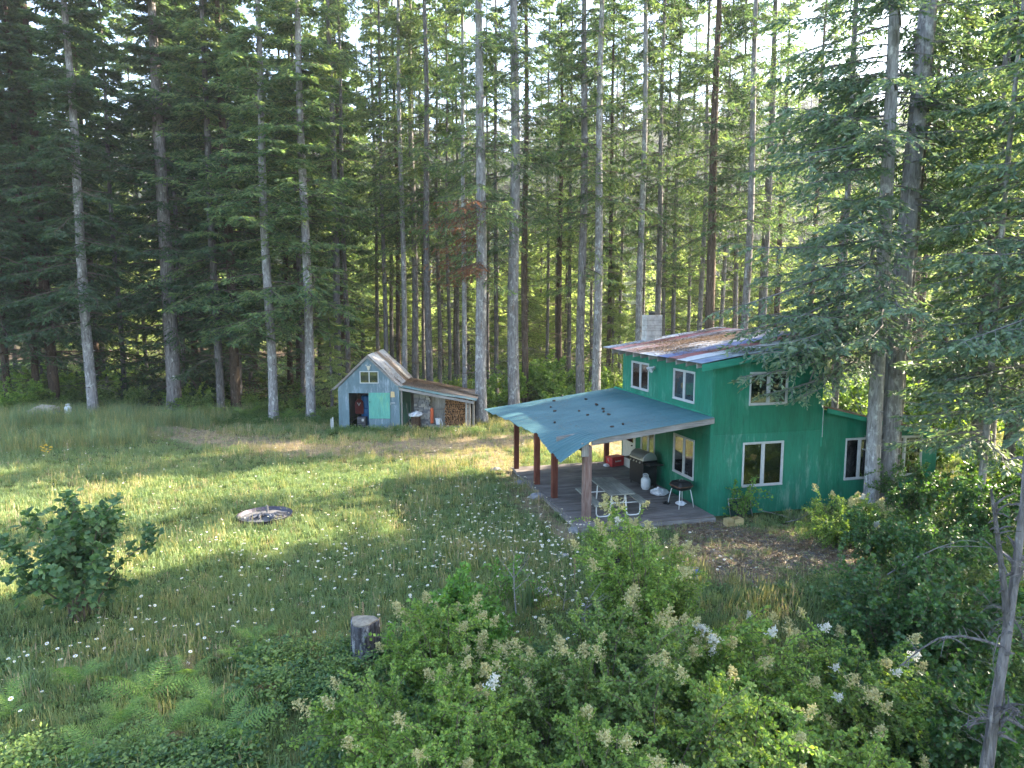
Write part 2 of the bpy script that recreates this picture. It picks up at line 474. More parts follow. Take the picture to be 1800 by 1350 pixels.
def conifer_parts(seed, H=30, zb=6, Rm=3.4, nb=110, M_=14, K=8, sl=0.2, sw=0.028, droop=0.5, az=None, zlist=None, hang=0.5, lat=0.42, low=1.0, rise=0.12, lenlist=None, bare=0.12):
    rng = np.random.default_rng(seed)
    if zlist is None:
        f = np.sort(rng.random(nb)) ** 0.9
        z = zb + (H - zb - 0.3) * f
    else:
        z = np.array(zlist, float); nb = len(z); f = np.clip((z - zb) / (H - zb), 0, 1)
    az = rng.random(nb) * 2 * np.pi if az is None else np.array(az, float)
    prof = np.clip((1 - f), 0.02, 1) ** 0.75 * (1 - (1 - low) * np.exp(-f * 8))
    Lb = Rm * prof * (0.55 + 0.6 * rng.random(nb)) if lenlist is None else np.array(lenlist, float)
    k = 6
    t = np.linspace(0, 1, k)
    h = np.stack([np.cos(az), np.sin(az), np.zeros(nb)], 1)
    el = rise * 2 * f - rise * 0.4 + rng.normal(0, 0.1, nb)
    wob = rng.normal(0, 0.05, (nb, k)) * Lb[:, None]
    side = np.stack([-np.sin(az), np.cos(az), np.zeros(nb)], 1)
    hz = (el[:, None] * t[None] - droop * (0.35 + 0.5 * rng.random(nb))[:, None] * t[None] ** 1.8 + 0.12 * t[None] ** 4) * Lb[:, None]
    P = h[:, None, :] * (Lb[:, None] * t[None])[:, :, None] + side[:, None, :] * (wob * t)[:, :, None]
    P[:, :, 2] = z[:, None] + hz
    rad = (0.014 + 0.006 * Lb)[:, None] * (1 - 0.8 * t)[None]
    Vw, Fw = tubes_np(P, rad, 4)
    # laterals
    tt = np.linspace(bare, 0.98, M_)[None, :] + rng.uniform(-0.03, 0.03, (nb, M_))
    tt = np.clip(tt, 0.02, 1.0)
    ii = np.clip((tt * (k - 1)).astype(int), 0, k - 2); fr = tt * (k - 1) - ii
    bi = np.arange(nb)[:, None]
    base = P[bi, ii] * (1 - fr)[..., None] + P[bi, ii + 1] * fr[..., None]
    tang = unit(P[bi, ii + 1] - P[bi, ii])
    sgn = np.where((np.arange(M_)[None, :] % 2) == 0, 1, -1)[..., None]
    ang = rng.uniform(0.7, 1.15, (nb, M_))[..., None]
    ld = unit(tang * np.cos(ang) + side[:, None, :] * sgn * np.sin(ang) + np.array([0, 0, -0.22]) * rng.random((nb, M_))[..., None] * hang * 2)
    ll = (lat * Lb[:, None] * (1.05 - tt) ** 0.7 * (0.6 + 0.6 * rng.random((nb, M_))) + 0.12)
    # twig tubes
    t3 = np.linspace(0, 1, 3)
    Pl = base[:, :, None, :] + ld[:, :, None, :] * (ll[..., None] * t3)[..., None]
    Pl[..., 2] -= hang * 0.35 * (ll[..., None] * t3 ** 2)
    Vl, Fl = tubes_np(Pl.reshape(-1, 3, 3), np.broadcast_to(np.array([0.009, 0.006, 0.003]), (nb * M_, 3)), 3)
    # sprigs along laterals
    u = (np.arange(K)[None, None, :] + rng.random((nb, M_, K))) / K
    sp = base[:, :, None, :] + ld[:, :, None, :] * (ll[..., None] * u)[..., None]
    sp[..., 2] -= hang * 0.35 * ll[..., None] * u ** 2
    sd = np.cross(ld, np.array([0, 0, 1.0])); sd = unit(sd)[:, :, None, :]
    s2 = np.where(rng.random((nb, M_, K)) < 0.5, 1, -1)[..., None]
    a2 = rng.uniform(0.2, 0.95, (nb, M_, K))[..., None]
    dd = ld[:, :, None, :] * np.cos(a2) + sd * s2 * np.sin(a2)
    dd = dd + rng.normal(0, 0.22, dd.shape) + np.array([0, 0, -1.0]) * (hang * rng.random((nb, M_, K)) ** 1.5)[..., None]
    dd = unit(dd).reshape(-1, 3)
    S = unit(np.cross(dd, rng.normal(0, 0.7, dd.shape) + np.array([0, 0, 1.0])))
    n = len(dd)
    Ls = sl * rng.uniform(0.6, 1.35, n)
    Vf, Ff = diamonds(sp.reshape(-1, 3), dd, S, Ls, sw * rng.uniform(0.7, 1.3, n))
    return (np.concatenate([Vw, Vl]), np.concatenate([Fw, Fl + len(Vw)])), (Vf, Ff)

def dead_limbs(seed, z0, z1, n, Lm, droop=0.25, r=0.016):
    rng = np.random.default_rng(seed)
    az = rng.random(n) * 2 * np.pi; z = rng.uniform(z0, z1, n); L = Lm * rng.uniform(0.25, 1.0, n)
    t = np.linspace(0, 1, 5)
    h = np.stack([np.cos(az), np.sin(az), np.zeros(n)], 1)
    P = h[:, None, :] * (L[:, None] * t)[..., None] + rng.normal(0, 0.035, (n, 5, 3)) * L[:, None, None] * t[None, :, None]
    P[:, :, 2] += z[:, None] + (rng.uniform(-0.1, 0.25, n)[:, None] * t - droop * t ** 2) * L[:, None]
    V, F = tubes_np(P, r * (0.5 + L / Lm)[:, None] * (1 - 0.75 * t)[None], 4)
    # side twigs
    m = 6
    tt = rng.uniform(0.25, 0.95, (n, m)); ii = np.clip((tt * 4).astype(int), 0, 3); fr = tt * 4 - ii
    bi = np.arange(n)[:, None]
    b = P[bi, ii] * (1 - fr)[..., None] + P[bi, ii + 1] * fr[..., None]
    d = unit(h[:, None, :] * 0.8 + rng.normal(0, 0.6, (n, m, 3)))
    l = L[:, None] * 0.3 * rng.uniform(0.3, 1, (n, m))
    t3 = np.linspace(0, 1, 3)
    Q = b[:, :, None, :] + d[:, :, None, :] * (l[..., None] * t3)[..., None]; Q[..., 2] -= 0.3 * l[..., None] * t3 ** 2
    V2, F2 = tubes_np(Q.reshape(-1, 3, 3), np.broadcast_to(np.array([0.006, 0.004, 0.002]), (n * m, 3)), 3)
    return np.concatenate([V, V2]), np.concatenate([F, F2 + len(V)])

def trunk_mesh(name, seed, H, r0, mat, n=12, lean=(0, 0), flare=0.5, wob=0.05, rtop=0.2, z0=-0.4, knots=True):
    rng = np.random.default_rng(seed)
    zs = np.concatenate([[z0, 0.0, 0.25, 0.6, 1.1, 1.8], np.linspace(2.8, H, max(6, int(H / 1.1)))])
    th = 2 * np.pi * np.arange(n) / n
    ph = rng.random(4) * 6.3
    cx = lean[0] * zs / H + wob * np.sin(zs * 0.35 + ph[0]) * np.clip(zs / 3, 0, 1)
    cyy = lean[1] * zs / H + wob * np.cos(zs * 0.31 + ph[1]) * np.clip(zs / 3, 0, 1)
    r = r0 * 0.90 * (1 - (1 - rtop) * np.clip(zs / H, 0, 1) ** 1.5) * (1 + flare * np.exp(-np.clip(zs + 0.1, 0, 99) / 0.35))
    lob = 1 + (0.05 + 0.16 * np.exp(-np.clip(zs, 0, 9) / 0.5))[:, None] * np.sin(th[None] * 5 + ph[2]) + rng.normal(0, 0.025, (len(zs), n))
    V = np.stack([cx[:, None] + r[:, None] * lob * np.cos(th), cyy[:, None] + r[:, None] * lob * np.sin(th), np.broadcast_to(zs[:, None], lob.shape)], -1)
    k = len(zs); idx = np.arange(k * n).reshape(k, n)
    a, b = idx[:-1], idx[1:]
    F = np.stack([a, np.roll(a, -1, 1), np.roll(b, -1, 1), b], -1).reshape(-1, 4)
    V = V.reshape(-1, 3)
    if knots:   # branch stubs
        m = int(H * 1.6); z = rng.uniform(1.5, H * 0.6, m); az = rng.random(m) * 6.3
        rr = np.interp(z, zs, r); bx = np.interp(z, zs, cx); by = np.interp(z, zs, cyy)
        d = np.stack([np.cos(az), np.sin(az), rng.uniform(-0.2, 0.3, m)], 1)
        t = np.array([0.85, 1.12, 1.25])
        P = np.stack([bx, by, z], 1)[:, None, :] + d[:, None, :] * (rr[:, None] * t[None] + np.array([0, 0, 0.04]))[..., None]
        V2, F2 = tubes_np(P, np.broadcast_to(np.array([0.05, 0.03, 0.015]), (m, 3)) * (0.5 + r0), 4)
        F = np.concatenate([F, F2 + len(V)]); V = np.concatenate([V, V2])
    return mesh_np(name, V, F, mat, smooth=True)

# crown kits, shared by all the trees
def kit(seed, mat, dead=(2.0, 8.0, 26, 1.6), **kw):
    (Vw, Fw), (Vf, Ff) = conifer_parts(seed, **kw)
    if dead:
        V2, F2 = dead_limbs(seed + 50, *dead)
        Fw = np.concatenate([Fw, F2 + len(Vw)]); Vw = np.concatenate([Vw, V2])
    return (mesh_np('branches', Vw, Fw, M['twig']), mesh_np('crown', Vf, Ff, mat))
KIT = {
 # a..c : high airy crowns of the middle; d..f : low dense dark crowns of the left; g, h : deep wood; y, z : young sunlit ones
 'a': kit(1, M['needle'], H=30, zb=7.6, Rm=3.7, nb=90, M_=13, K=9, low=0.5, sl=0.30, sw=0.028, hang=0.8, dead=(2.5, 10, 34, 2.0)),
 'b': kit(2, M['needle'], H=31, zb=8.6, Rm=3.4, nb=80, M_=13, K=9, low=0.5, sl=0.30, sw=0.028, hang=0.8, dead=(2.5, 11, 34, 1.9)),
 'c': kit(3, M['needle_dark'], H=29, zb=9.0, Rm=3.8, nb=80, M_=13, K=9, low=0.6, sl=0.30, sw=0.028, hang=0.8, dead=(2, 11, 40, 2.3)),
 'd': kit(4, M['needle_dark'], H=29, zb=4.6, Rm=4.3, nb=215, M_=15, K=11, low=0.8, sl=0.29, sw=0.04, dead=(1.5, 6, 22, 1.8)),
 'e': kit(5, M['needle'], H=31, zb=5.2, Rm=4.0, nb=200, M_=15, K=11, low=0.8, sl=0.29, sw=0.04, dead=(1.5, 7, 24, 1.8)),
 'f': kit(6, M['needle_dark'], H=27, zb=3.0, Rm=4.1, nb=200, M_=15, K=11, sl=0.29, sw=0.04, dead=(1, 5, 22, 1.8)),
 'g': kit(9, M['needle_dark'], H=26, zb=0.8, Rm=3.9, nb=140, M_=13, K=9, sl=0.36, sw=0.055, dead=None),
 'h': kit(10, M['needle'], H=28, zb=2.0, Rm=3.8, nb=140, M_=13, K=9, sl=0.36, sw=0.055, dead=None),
 'y': kit(7, M['needle_young'], H=13, zb=0.5, Rm=3.0, nb=100, M_=12, K=10, dead=None, sl=0.30, sw=0.05, hang=0.9),
 'z': kit(8, M['needle_young'], H=17, zb=0.8, Rm=3.6, nb=120, M_=12, K=10, dead=None, sl=0.30, sw=0.05, hang=0.9),
}
def add_tree(name, x, y, r, key, label, group=None, bark='bark', H=None, seed=0, cat='tree', scale=1.0, lean=(0, 0), trunk_me=None, rz=None):
    rng = random.Random(seed * 7 + 3)
    e = empty(name, (x, y, gzf(x, y)), rng.random() * 6.28 if rz is None else rz, label, cat, group)
    kb, kc = KIT[key]
    if trunk_me is None:
        trunk_me = trunk_mesh('trunk', seed, H or {'y': 13, 'z': 17}.get(key, 30), r, M[bark], lean=lean)
    link('trunk', trunk_me, e)
    link('branches', kb, e, scale=scale); link('crown', kc, e, scale=scale)
    return e

# front and middle rows: pixel of the trunk foot in the photograph, distance, width in pixels
FRONT = [
 (12, 37.5, 12, 'f', 'bark_brown', 'dark fir at the far left edge with boughs hanging to the ground'),
 (62, 38.5, 13, 'd', 'bark_brown', 'slim dark fir behind the pale tarp pile at far left'),
 (93, 39.0, 19, 'f', 'bark_brown', 'dark fir between the tarp pile and the grey gas bottle'),
 (160, 36.3, 19, 'd', 'bark_pale', 'pale grey barked fir beside the gas bottle at left'),
 (305, 38.5, 27, 'd', 'bark', 'thickest dark fir of the left half, at the end of the dirt path'),
 (386, 38.0, 15, 'e', 'bark', 'slim fir, left one of the close pair right of the thick fir'),
 (413, 38.8, 18, 'f', 'bark_brown', 'fir with mossy bark, right one of the close pair above the ferns'),
 (478, 36.2, 18, 'e', 'bark_pale', 'pale speckled fir midway between the close pair and the blue shed'),
 (545, 36.4, 18, 'e', 'bark_pale', 'pale grey fir nearest the left side of the blue shed'),
 (597, 40.0, 14, 'a', 'bark', 'fir rising just behind the left eave of the blue shed'),
 (612, 44.0, 10, 'c', 'bark', 'thin fir rising behind the left roof slope of the blue shed'),
 (679, 42.0, 9, 'a', 'bark', 'thin fir rising right at the ridge of the blue shed'),
 (703, 45.0, 9, 'c', 'bark_brown', 'thin brown fir, left of the pair behind the shed roof'),
 (712, 40.5, 11, 'b', 'bark_pale', 'slim pale spotted fir behind the right slope of the shed roof'),
 (731, 42.0, 13, 'c', 'bark', 'fir with a sunlit right edge behind the shed roof valley'),
 (755, 40.0, 14, 'b', 'bark', 'grey fir above the left part of the woodshed roof'),
 (790, 46.0, 7, 'c', 'bark', 'thinnest fir above the middle of the woodshed roof'),
 (817, 41.0, 10, 'b', 'bark_pale', 'slim pale fir above the right end of the woodshed roof'),
 (846, 35.4, 23, 'a', 'bark_pale', 'large pale fir beside the right end of the woodshed'),
 (904, 36.5, 23, 'c', 'bark_pale', 'large smooth grey fir behind the left end of the porch roof'),
 (923, 41.0, 13, 'b', 'bark_brown', 'brown fir tucked behind the large smooth grey fir'),
 (1021, 38.5, 17, 'a', 'bark', 'fir behind the middle of the porch roof, left of two'),
 (1048, 38.0, 17, 'c', 'bark_pale', 'pale fir behind the porch roof, at the corner of the upper eave'),
 (1069, 44.0, 9, 'b', 'bark_brown', 'thin brown fir hidden behind the upper eave corner'),
 (1122, 40.0, 14, 'b', 'bark_pale', 'fir directly behind the block chimney'),
 (1152, 42.0, 12, 'c', 'bark', 'fir just right of the block chimney'),
 (1228, 42.0, 10, 'a', 'bark', 'slim fir behind the striped roof, left of the thick one'),
 (1242, 38.0, 19, 'c', 'bark_brown', 'thick brown fir behind the middle of the striped roof'),
 (1305, 36.0, 15, 'c', 'bark', 'fir behind the right part of the striped roof'),
 (1336, 40.0, 17, 'a', 'bark', 'fir behind the drooping boughs right of the striped roof'),
 (1470, 31.0, 13, 'b', 'bark', 'slim fir behind the low wing roof'),
 (1745, 27.0, 24, 'f', 'bark', 'thick fir in the right background beside the forked snag'),
 (1785, 25.0, 26, 'f', 'bark', 'thick fir in the right background near the frame edge'),
 (1655, 33.0, 16, 'b', 'bark_brown', 'dark fir behind the wing, right of the leaning trunks'),
]
for i, (px, d, wpx, key, bk, lab) in enumerate(FRONT):
    x = (px - 900) / FPX * d * 1.0067
    add_tree('fir_tree', x, d, wpx / 2 / 1203 * d, key, lab, None, bk, seed=100 + i, scale=random.Random(i).uniform(0.92, 1.08))

# reddish dead boughs on the large pale fir by the woodshed
_t = next(o for o in bpy.data.objects if o.get('label', '').startswith('large pale fir beside the right end'))
_r = np.random.default_rng(44)
(_vw, _fw), (_vf, _ff) = conifer_parts(44, H=30, zb=8, nb=26, zlist=_r.uniform(7.6, 11.5, 26), az=_r.uniform(1.8, 4.6, 26) - _t.rotation_euler.z, lenlist=_r.uniform(1.2, 3.4, 26), M_=12, K=8, sl=0.2, sw=0.022, hang=0.9)
link('dead_branches', mesh_np('dead_branches', _vw, _fw, M['twig']), _t)
link('dead_needles', mesh_np('dead_needles', _vf, _ff, M['needle_dead']), _t)

# deeper forest
TR = [trunk_mesh('trunk', 500 + i, 29, r, M[b]) for i, (r, b) in enumerate([(0.17, 'bark'), (0.22, 'bark_brown'), (0.2, 'bark'), (0.26, 'bark_brown'), (0.14, 'bark')])]
rng = random.Random(5)
deep = []
def deep_ok(x, y, dmin):
    return all((x - a) ** 2 + (y - b) ** 2 > dmin * dmin for a, b in deep)
def fill(x0, x1, y0, y1, n, dmin, keys, grp, lab):
    k = 0; tries = 0
    while k < n and tries < n * 30:
        tries += 1
        x = rng.uniform(x0, x1); y = rng.uniform(y0, y1)
        if not deep_ok(x, y, dmin): continue
        deep.append((x, y)); k += 1
        t = rng.randrange(len(TR))
        add_tree('fir_tree', x, y, 0.2, rng.choice(keys), lab, grp, seed=rng.randrange(9999), scale=rng.uniform(0.85, 1.1), trunk_me=TR[t])
for (px, d, wpx, key, bk, lab) in FRONT: deep.append(((px - 900) / FPX * d, d))
fill(-50, -10, 42, 60, 38, 3.5, 'gdhe', 'firs deep in the dark left wood', 'dark fir standing deep in the shaded wood left of the blue shed')
fill(-9, 12, 44, 56, 9, 3.4, 'acb', 'firs in the thin wood behind the shed', 'slender fir in the thin backlit wood behind shed and porch')
fill(12, 34, 44, 54, 7, 4.5, 'bca', 'firs behind the green house', 'fir in the wood behind and right of the green house')
for i, (x, y, k_) in enumerate([(17.5, 13.5, 'e'), (20.5, 17.5, 'd'), (23.5, 21.5, 'e'), (16.0, 9.5, 'd'), (21.5, 12.5, 'e'), (26.5, 17.0, 'd'), (19.0, 6.0, 'e')]):
    add_tree('fir_tree', x, y, 0.2, k_, 'fir of the wood that continues beyond the right picture edge', 'firs beyond the right picture edge', trunk_me=TR[i % 5], seed=60 + i)
for i, (px, d) in enumerate([(665, 47), (690, 50), (745, 50), (772, 47.5), (806, 50), (872, 47), (962, 51), (1000, 49), (1090, 50), (1182, 46), (1208, 49), (1268, 47)]):
    x = (px - 900) / FPX * d; deep.append((x, d))
    add_tree('fir_tree', x, d, 0.14, 'abc'[i % 3], 'thin far trunk standing between the nearer middle firs', 'thin far trunks between the middle firs', trunk_me=TR[(4, 0)[i % 2]], seed=80 + i, scale=0.95)
# young sunlit trees in the clearing behind
def youngs(x0, x1, y0, y1, n):
    k = 0; tries = 0
    while k < n and tries < n * 20:
        tries += 1
        x = rng.uniform(x0, x1); y = rng.uniform(y0, y1)
        if not deep_ok(x, y, 3.6): continue
        deep.append((x, y)); k += 1
        key = rng.choice('yz')
        add_tree('young_fir', x, y, 0.12, key, 'sunlit yellow green young fir in the clearing behind the wood', 'young firs in the sunlit clearing', trunk_me=TR[4], seed=rng.randrange(999), scale=rng.uniform(0.55, 1.2), cat='young tree')
youngs(-46, 52, 62, 90, 60)
add_tree('young_fir', -10.0, 37.6, 0.1, 'y', 'small sunlit young fir directly left of the blue shed', None, 'bark', seed=77, scale=0.5, cat='young tree', H=6)
add_tree('young_fir', 6.5, 44, 0.1, 'y', 'young fir with dark boughs between the trunks behind the porch roof', None, 'bark', seed=78, scale=0.7, cat='young tree', H=8)

# far wooded hillside
def far_forest():
    (Vw, Fw), (V1, F1) = conifer_parts(60, H=22, zb=1.5, Rm=4.2, nb=46, M_=6, K=4, sl=1.0, sw=0.2)
    (Vw, Fw), (V2, F2) = conifer_parts(61, H=18, zb=1.0, Rm=3.8, nb=40, M_=6, K=4, sl=1.0, sw=0.2)
    far = leaf_mat('needles_far', [(0.03, 0.06, 0.03), (0.055, 0.09, 0.04), (0.08, 0.11, 0.05)], 0.3, (1.5, 1.5, 0.7))
    ms = [mesh_np('far_tree', V1, F1, far), mesh_np('far_tree', V2, F2, far)]
    r = np.random.default_rng(3); n = 2600
    x = r.uniform(-380, 420, n); y = r.uniform(110, 420, n)
    k = np.abs(x) < y * 0.95 + 10; x = x[k]; y = y[k]; n = len(x)
    P = np.stack([x, y, gz(x, y) - 0.3], 1)
    scatter('far_forest', P, r.uniform(0.7, 1.35, n), r.random(n) * 6.28, r.integers(0, 2, n), ms, 'distant conifer forest covering the hillside beyond the clearing', 0.02)
far_forest()

# ------------------------------------------------------------------ the green house
A = ground_at(1245, 908)
HR = R(14.4)
HM = Matrix.Translation(A) @ Matrix.Rotation(HR, 4, 'Z')
def hw(x, y, z=0.0): return HM @ Vector((x, y, z))
M['green'] = paint_wall('green_paint', (0.008, 0.13, 0.075), (0.014, 0.165, 0.095), (0.08, 0.24, 0.17), 0.1)
M['green_worn'] = paint_wall('green_paint_worn', (0.012, 0.15, 0.09), (0.022, 0.19, 0.12), (0.15, 0.30, 0.23), 0.25)
M['trimg'] = wood_mat('green_trim', (0.02, 0.17, 0.11), (0.035, 0.24, 0.16), 0, 6)
M['white'] = plain('white_trim', (0.44, 0.45, 0.45), 0.45, 0, 0.2, 8)
M['white_door'] = plain('white_door', (0.5, 0.5, 0.46), 0.5, 0, 0.25, 3)
M['wgrey'] = wood_mat('weathered_wood', (0.14, 0.13, 0.125), (0.36, 0.34, 0.32), 0, 8)
M['wgrey_z'] = wood_mat('weathered_wood_upright', (0.14, 0.13, 0.12), (0.36, 0.34, 0.31), 2, 8)
M['wgrey_y'] = wood_mat('weathered_wood_deep', (0.10, 0.09, 0.08), (0.26, 0.235, 0.21), 1, 8)
M['deck'] = wood_mat('deck_board_wood', (0.10, 0.09, 0.085), (0.24, 0.215, 0.20), 0, 8, 0.75, 0.35)
M['redpost'] = wood_mat('red_stained_post', (0.08, 0.024, 0.016), (0.16, 0.06, 0.04), 2, 6)
M['oldpost'] = wood_mat('peeling_red_post', (0.13, 0.06, 0.045), (0.32, 0.24, 0.21), 2, 9)
M['teal'] = metal_roof('teal_roof', (0.045, 0.115, 0.13), (0.065, 0.15, 0.165), 0.02, (0.16, 0.13, 0.10))
M['glass'] = None
def glass_mat():
    s = NT('window_glass')
    s.b.inputs['Base Color'].default_value = (0.02, 0.025, 0.025, 1); s.b.inputs['Roughness'].default_value = 0.03
    s.b.inputs['Specular IOR Level'].default_value = 0.9
    tr = s.n('ShaderNodeBsdfTransparent'); tr.inputs[0].default_value = (0.72, 0.78, 0.76, 1)
    gl = s.n('ShaderNodeBsdfGlossy'); gl.inputs['Roughness'].default_value = 0.02; gl.inputs[0].default_value = (0.9, 0.95, 1, 1)
    fr = s.n('ShaderNodeFresnel'); fr.inputs[0].default_value = 2.6
    ms = s.n('ShaderNodeMixShader'); s.l(fr.outputs[0], ms.inputs[0]); s.l(tr.outputs[0], ms.inputs[1]); s.l(gl.outputs[0], ms.inputs[2])
    s.l(ms.outputs[0], s.out.inputs[0])
    return s.mat
M['glass'] = glass_mat()
M['room'] = plain('room_wall', (0.10, 0.085, 0.07), 0.9, 0, 0.3, 2)
M['black'] = plain('black_paint', (0.012, 0.012, 0.013), 0.4, 0, 0.3, 8)
M['block'] = plain('concrete_block', (0.42, 0.40, 0.37), 0.95, 0, 0.55, 5, 0.1, 0.5)
M['mortar'] = plain('mortar', (0.22, 0.21, 0.2), 0.95, 0, 0.3, 12, 0.1)

house = empty('green_house', A, HR, 'two storey green plywood house with covered porch and low side wing', 'house')
WW, WD = 3.7, 6.3
def roof_z(x): return 4.55 + 0.15 * (x + 0.6)
def wing_z(x): return 3.12 - 0.235 * (x - 3.7)

def panel_mesh(plane, u0, u1, z0, top, holes, t=0.03, off=0.0, grooves=True):
    """sheet of siding in local house space. plane 'x' : wall at x=off facing -x, u is y ; 'y': wall at y=off facing -y, u is x.
    holes = [(u0,u1,z0,z1)]; top = function(u) or number; grooves every 0.2 m"""
    topf = top if callable(top) else (lambda u: top)
    us = {u0, u1}
    for h in holes:
        for q in h[:2]:
            if u0 < q < u1: us.add(q)
    if grooves:
        g = math.ceil(u0 / 0.203) * 0.203
        while g < u1 - 0.02:
            if g > u0 + 0.02:
                us.add(round(g, 4)); us.add(round(g + 0.009, 4))
            g += 0.203
    us = sorted(us)
    mb = MB()
    def pt(u, d, z): return (off - d, u, z) if plane == 'x' else (u, off - d, z)
    for a, b in zip(us[:-1], us[1:]):
        if b - a < 1e-4: continue
        gro = grooves and abs((b - a) - 0.009) < 0.002
        d = t - (0.003 if gro else 0.0)
        cuts = [(z0, None)]
        segs = []
        cur = z0
        for h in sorted([h for h in holes if h[0] <= a + 1e-4 and h[1] >= b - 1e-4], key=lambda h: h[2]):
            if h[3] <= cur: continue
            if h[2] > cur: segs.append((cur, h[2], False))
            cur = max(cur, h[3])
        segs.append((cur, None, True))
        for (za, zb, last) in segs:
            zA = topf(a) if last else min(zb, topf(a)); zB = topf(b) if last else min(zb, topf(b))
            if zA <= za + 1e-4 and zB <= za + 1e-4: continue
            lo = [pt(a, d, za), pt(b, d, za), pt(b, 0, za), pt(a, 0, za)]
            hi = [pt(a, d, max(zA, za)), pt(b, d, max(zB, za)), pt(b, 0, max(zB, za)), pt(a, 0, max(zA, za))]
            mb.hexa(lo, hi)
    return mb

# window openings (u0,u1,z0,z1)
holes_x = [(0.90, 2.13, 0.90, 2.07), (3.55, 4.55, 0.98, 2.10), (5.15, 6.05, 0.15, 2.2),      # lower porch wall: window, window, door
           (0.98, 2.25, 3.25, 4.14), (4.12, 5.45, 3.23, 4.13)]
holes_y = [(1.08, 2.37, 0.86, 2.12), (1.22, 2.42, 3.30, 4.20)]
holes_w = [(4.66, 5.62, 0.84, 2.07), (6.2, 7.46, 0.84, 2.05)]
def siding(plane, U0, U1, zsp, top, holes, mats, off=0.0):
    u = U0
    while u < U1 - 0.05:
        v = min(u + 1.22, U1)
        if U1 - v < 0.25: v = U1
        panel_mesh(plane, u + 0.0015, v - 0.0015, -0.05 if zsp else 0, (zsp - 0.004) if zsp else top, holes, off=off).obj('wall_panel', mats[0], house)
        if zsp: panel_mesh(plane, u + 0.0015, v - 0.0015, zsp, top, holes, off=off, t=0.034).obj('wall_panel', mats[1], house)
        u = v
siding('x', 0.0, WD, 2.42, roof_z(0) - 0.1, holes_x, (M['green'], M['green_worn']))
siding('y', 0.0, WW, 2.42, lambda u: roof_z(u) - 0.1, holes_y, (M['green_worn'], M['green']))
siding('y', WW + 0.012, 8.1, 0, lambda u: wing_z(u) - 0.06, holes_w, (M['green'], M['green']), off=0.02)
# remaining walls, floors, inner faces
mb = MB()
mb.box(WW - 0.03, WW, 0.02, WD, 2.3, roof_z(WW) - 0.12)
mb.obj('side_wall', M['green'], house)
mb = MB(); mb.box(0, WW, WD - 0.03, WD, 0, roof_z(0) - 0.15); mb.obj('rear_wall', M['green'], house)
mb = MB(); mb.box(WW, 8.1, 3.0, 3.03, 0, 2.0); mb.box(8.07, 8.1, 0.05, 3.0, 0, wing_z(8.1) - 0.07); mb.obj('wing_wall', M['green'], house)
mb = MB()
mb.box(0.03, WW - 0.05, 0.05, WD - 0.05, 0.0, 0.16); mb.box(0.03, WW - 0.05, 0.05, WD - 0.05, 2.38, 2.48)
mb.box(0.03, 0.06, 0.06, 0.6, 0.17, 2.37); mb.box(2.9, 2.95, 0.06, WD - 0.1, 0.17, 2.37); mb.box(0.1, 2.85, 3.1, 3.15, 0.17, 2.37)
mb.box(2.7, 2.75, 0.06, WD - 0.1, 2.5, 4.4); mb.box(WW + 0.05, 8.0, 2.6, 2.64, 0.05, 2.0)
mb.obj('inner_wall', M['room'], house)
M['fridge'] = plain('cabinet_white', (0.5, 0.55, 0.6), 0.4, 0, 0.1, 3)
mb = MB(); mb.box(1.9, 2.5, 1.0, 1.5, 0.17, 1.95); mb.obj('cupboard', M['fridge'], house, bevel=0.02)
mb = MB(); mb.box(1.0, 1.8, 0.7, 1.2, 0.17, 1.05); mb.obj('counter', M['wgrey'], house, bevel=0.02)

def window(plane, h, off, mull=0.5, label=None, trimw=0.042):
    u0, u1, z0, z1 = h
    def bx(m, a, b, d0, d1, c, d):
        if plane == 'x': m.box(off - d1, off - d0, a, b, c, d)
        else: m.box(a, b, off - d1, off - d0, c, d)
    f = MB(); tw = trimw
    bx(f, u0 - tw, u1 + tw, -0.05, 0.062, z1, z1 + tw); bx(f, u0 - tw, u1 + tw, -0.05, 0.07, z0 - tw, z0)
    bx(f, u0 - tw, u0, -0.048, 0.06, z0, z1); bx(f, u1, u1 + tw, -0.048, 0.06, z0, z1)
    fo = f.obj('window', M['white'], house, bevel=0.005)
    if label: fo['label'] = label
    um = u0 + (u1 - u0) * mull
    m = MB(); bx(m, um - 0.028, um + 0.028, -0.02, 0.045, z0, z1); m.obj('mullion', M['white'], fo)
    for a, b, dp in ((u0, um - 0.028, 0.012), (um + 0.028, u1, 0.024)):
        s_ = MB(); e = 0.028
        bx(s_, a, b, dp - 0.012, dp + 0.016, z0, z0 + e); bx(s_, a, b, dp - 0.012, dp + 0.016, z1 - e, z1)
        bx(s_, a, a + e, dp - 0.011, dp + 0.015, z0 + e, z1 - e); bx(s_, b - e, b, dp - 0.011, dp + 0.015, z0 + e, z1 - e)
        s_.obj('sash', M['white'], fo)
        p = MB(); bx(p, a + e, b - e, dp - 0.001, dp + 0.003, z0 + e, z1 - e); p.obj('pane', M['glass'], fo)
window('x', holes_x[0], 0.0); window('x', holes_x[1], 0.0); window('x', holes_x[3], 0.0); window('x', holes_x[4], 0.0)
window('y', holes_y[0], 0.0); window('y', holes_y[1], 0.0)
window('y', holes_w[0], 0.02); window('y', holes_w[1], 0.02)
# curtain in the far upper window
mb = MB()
for k in range(9): mb.box(0.09 + 0.02 * (k % 2), 0.11 + 0.02 * (k % 2), 4.2 + k * 0.13, 4.33 + k * 0.13, 3.3, 3.75)
mb.obj('curtain', M['white_door'], house)
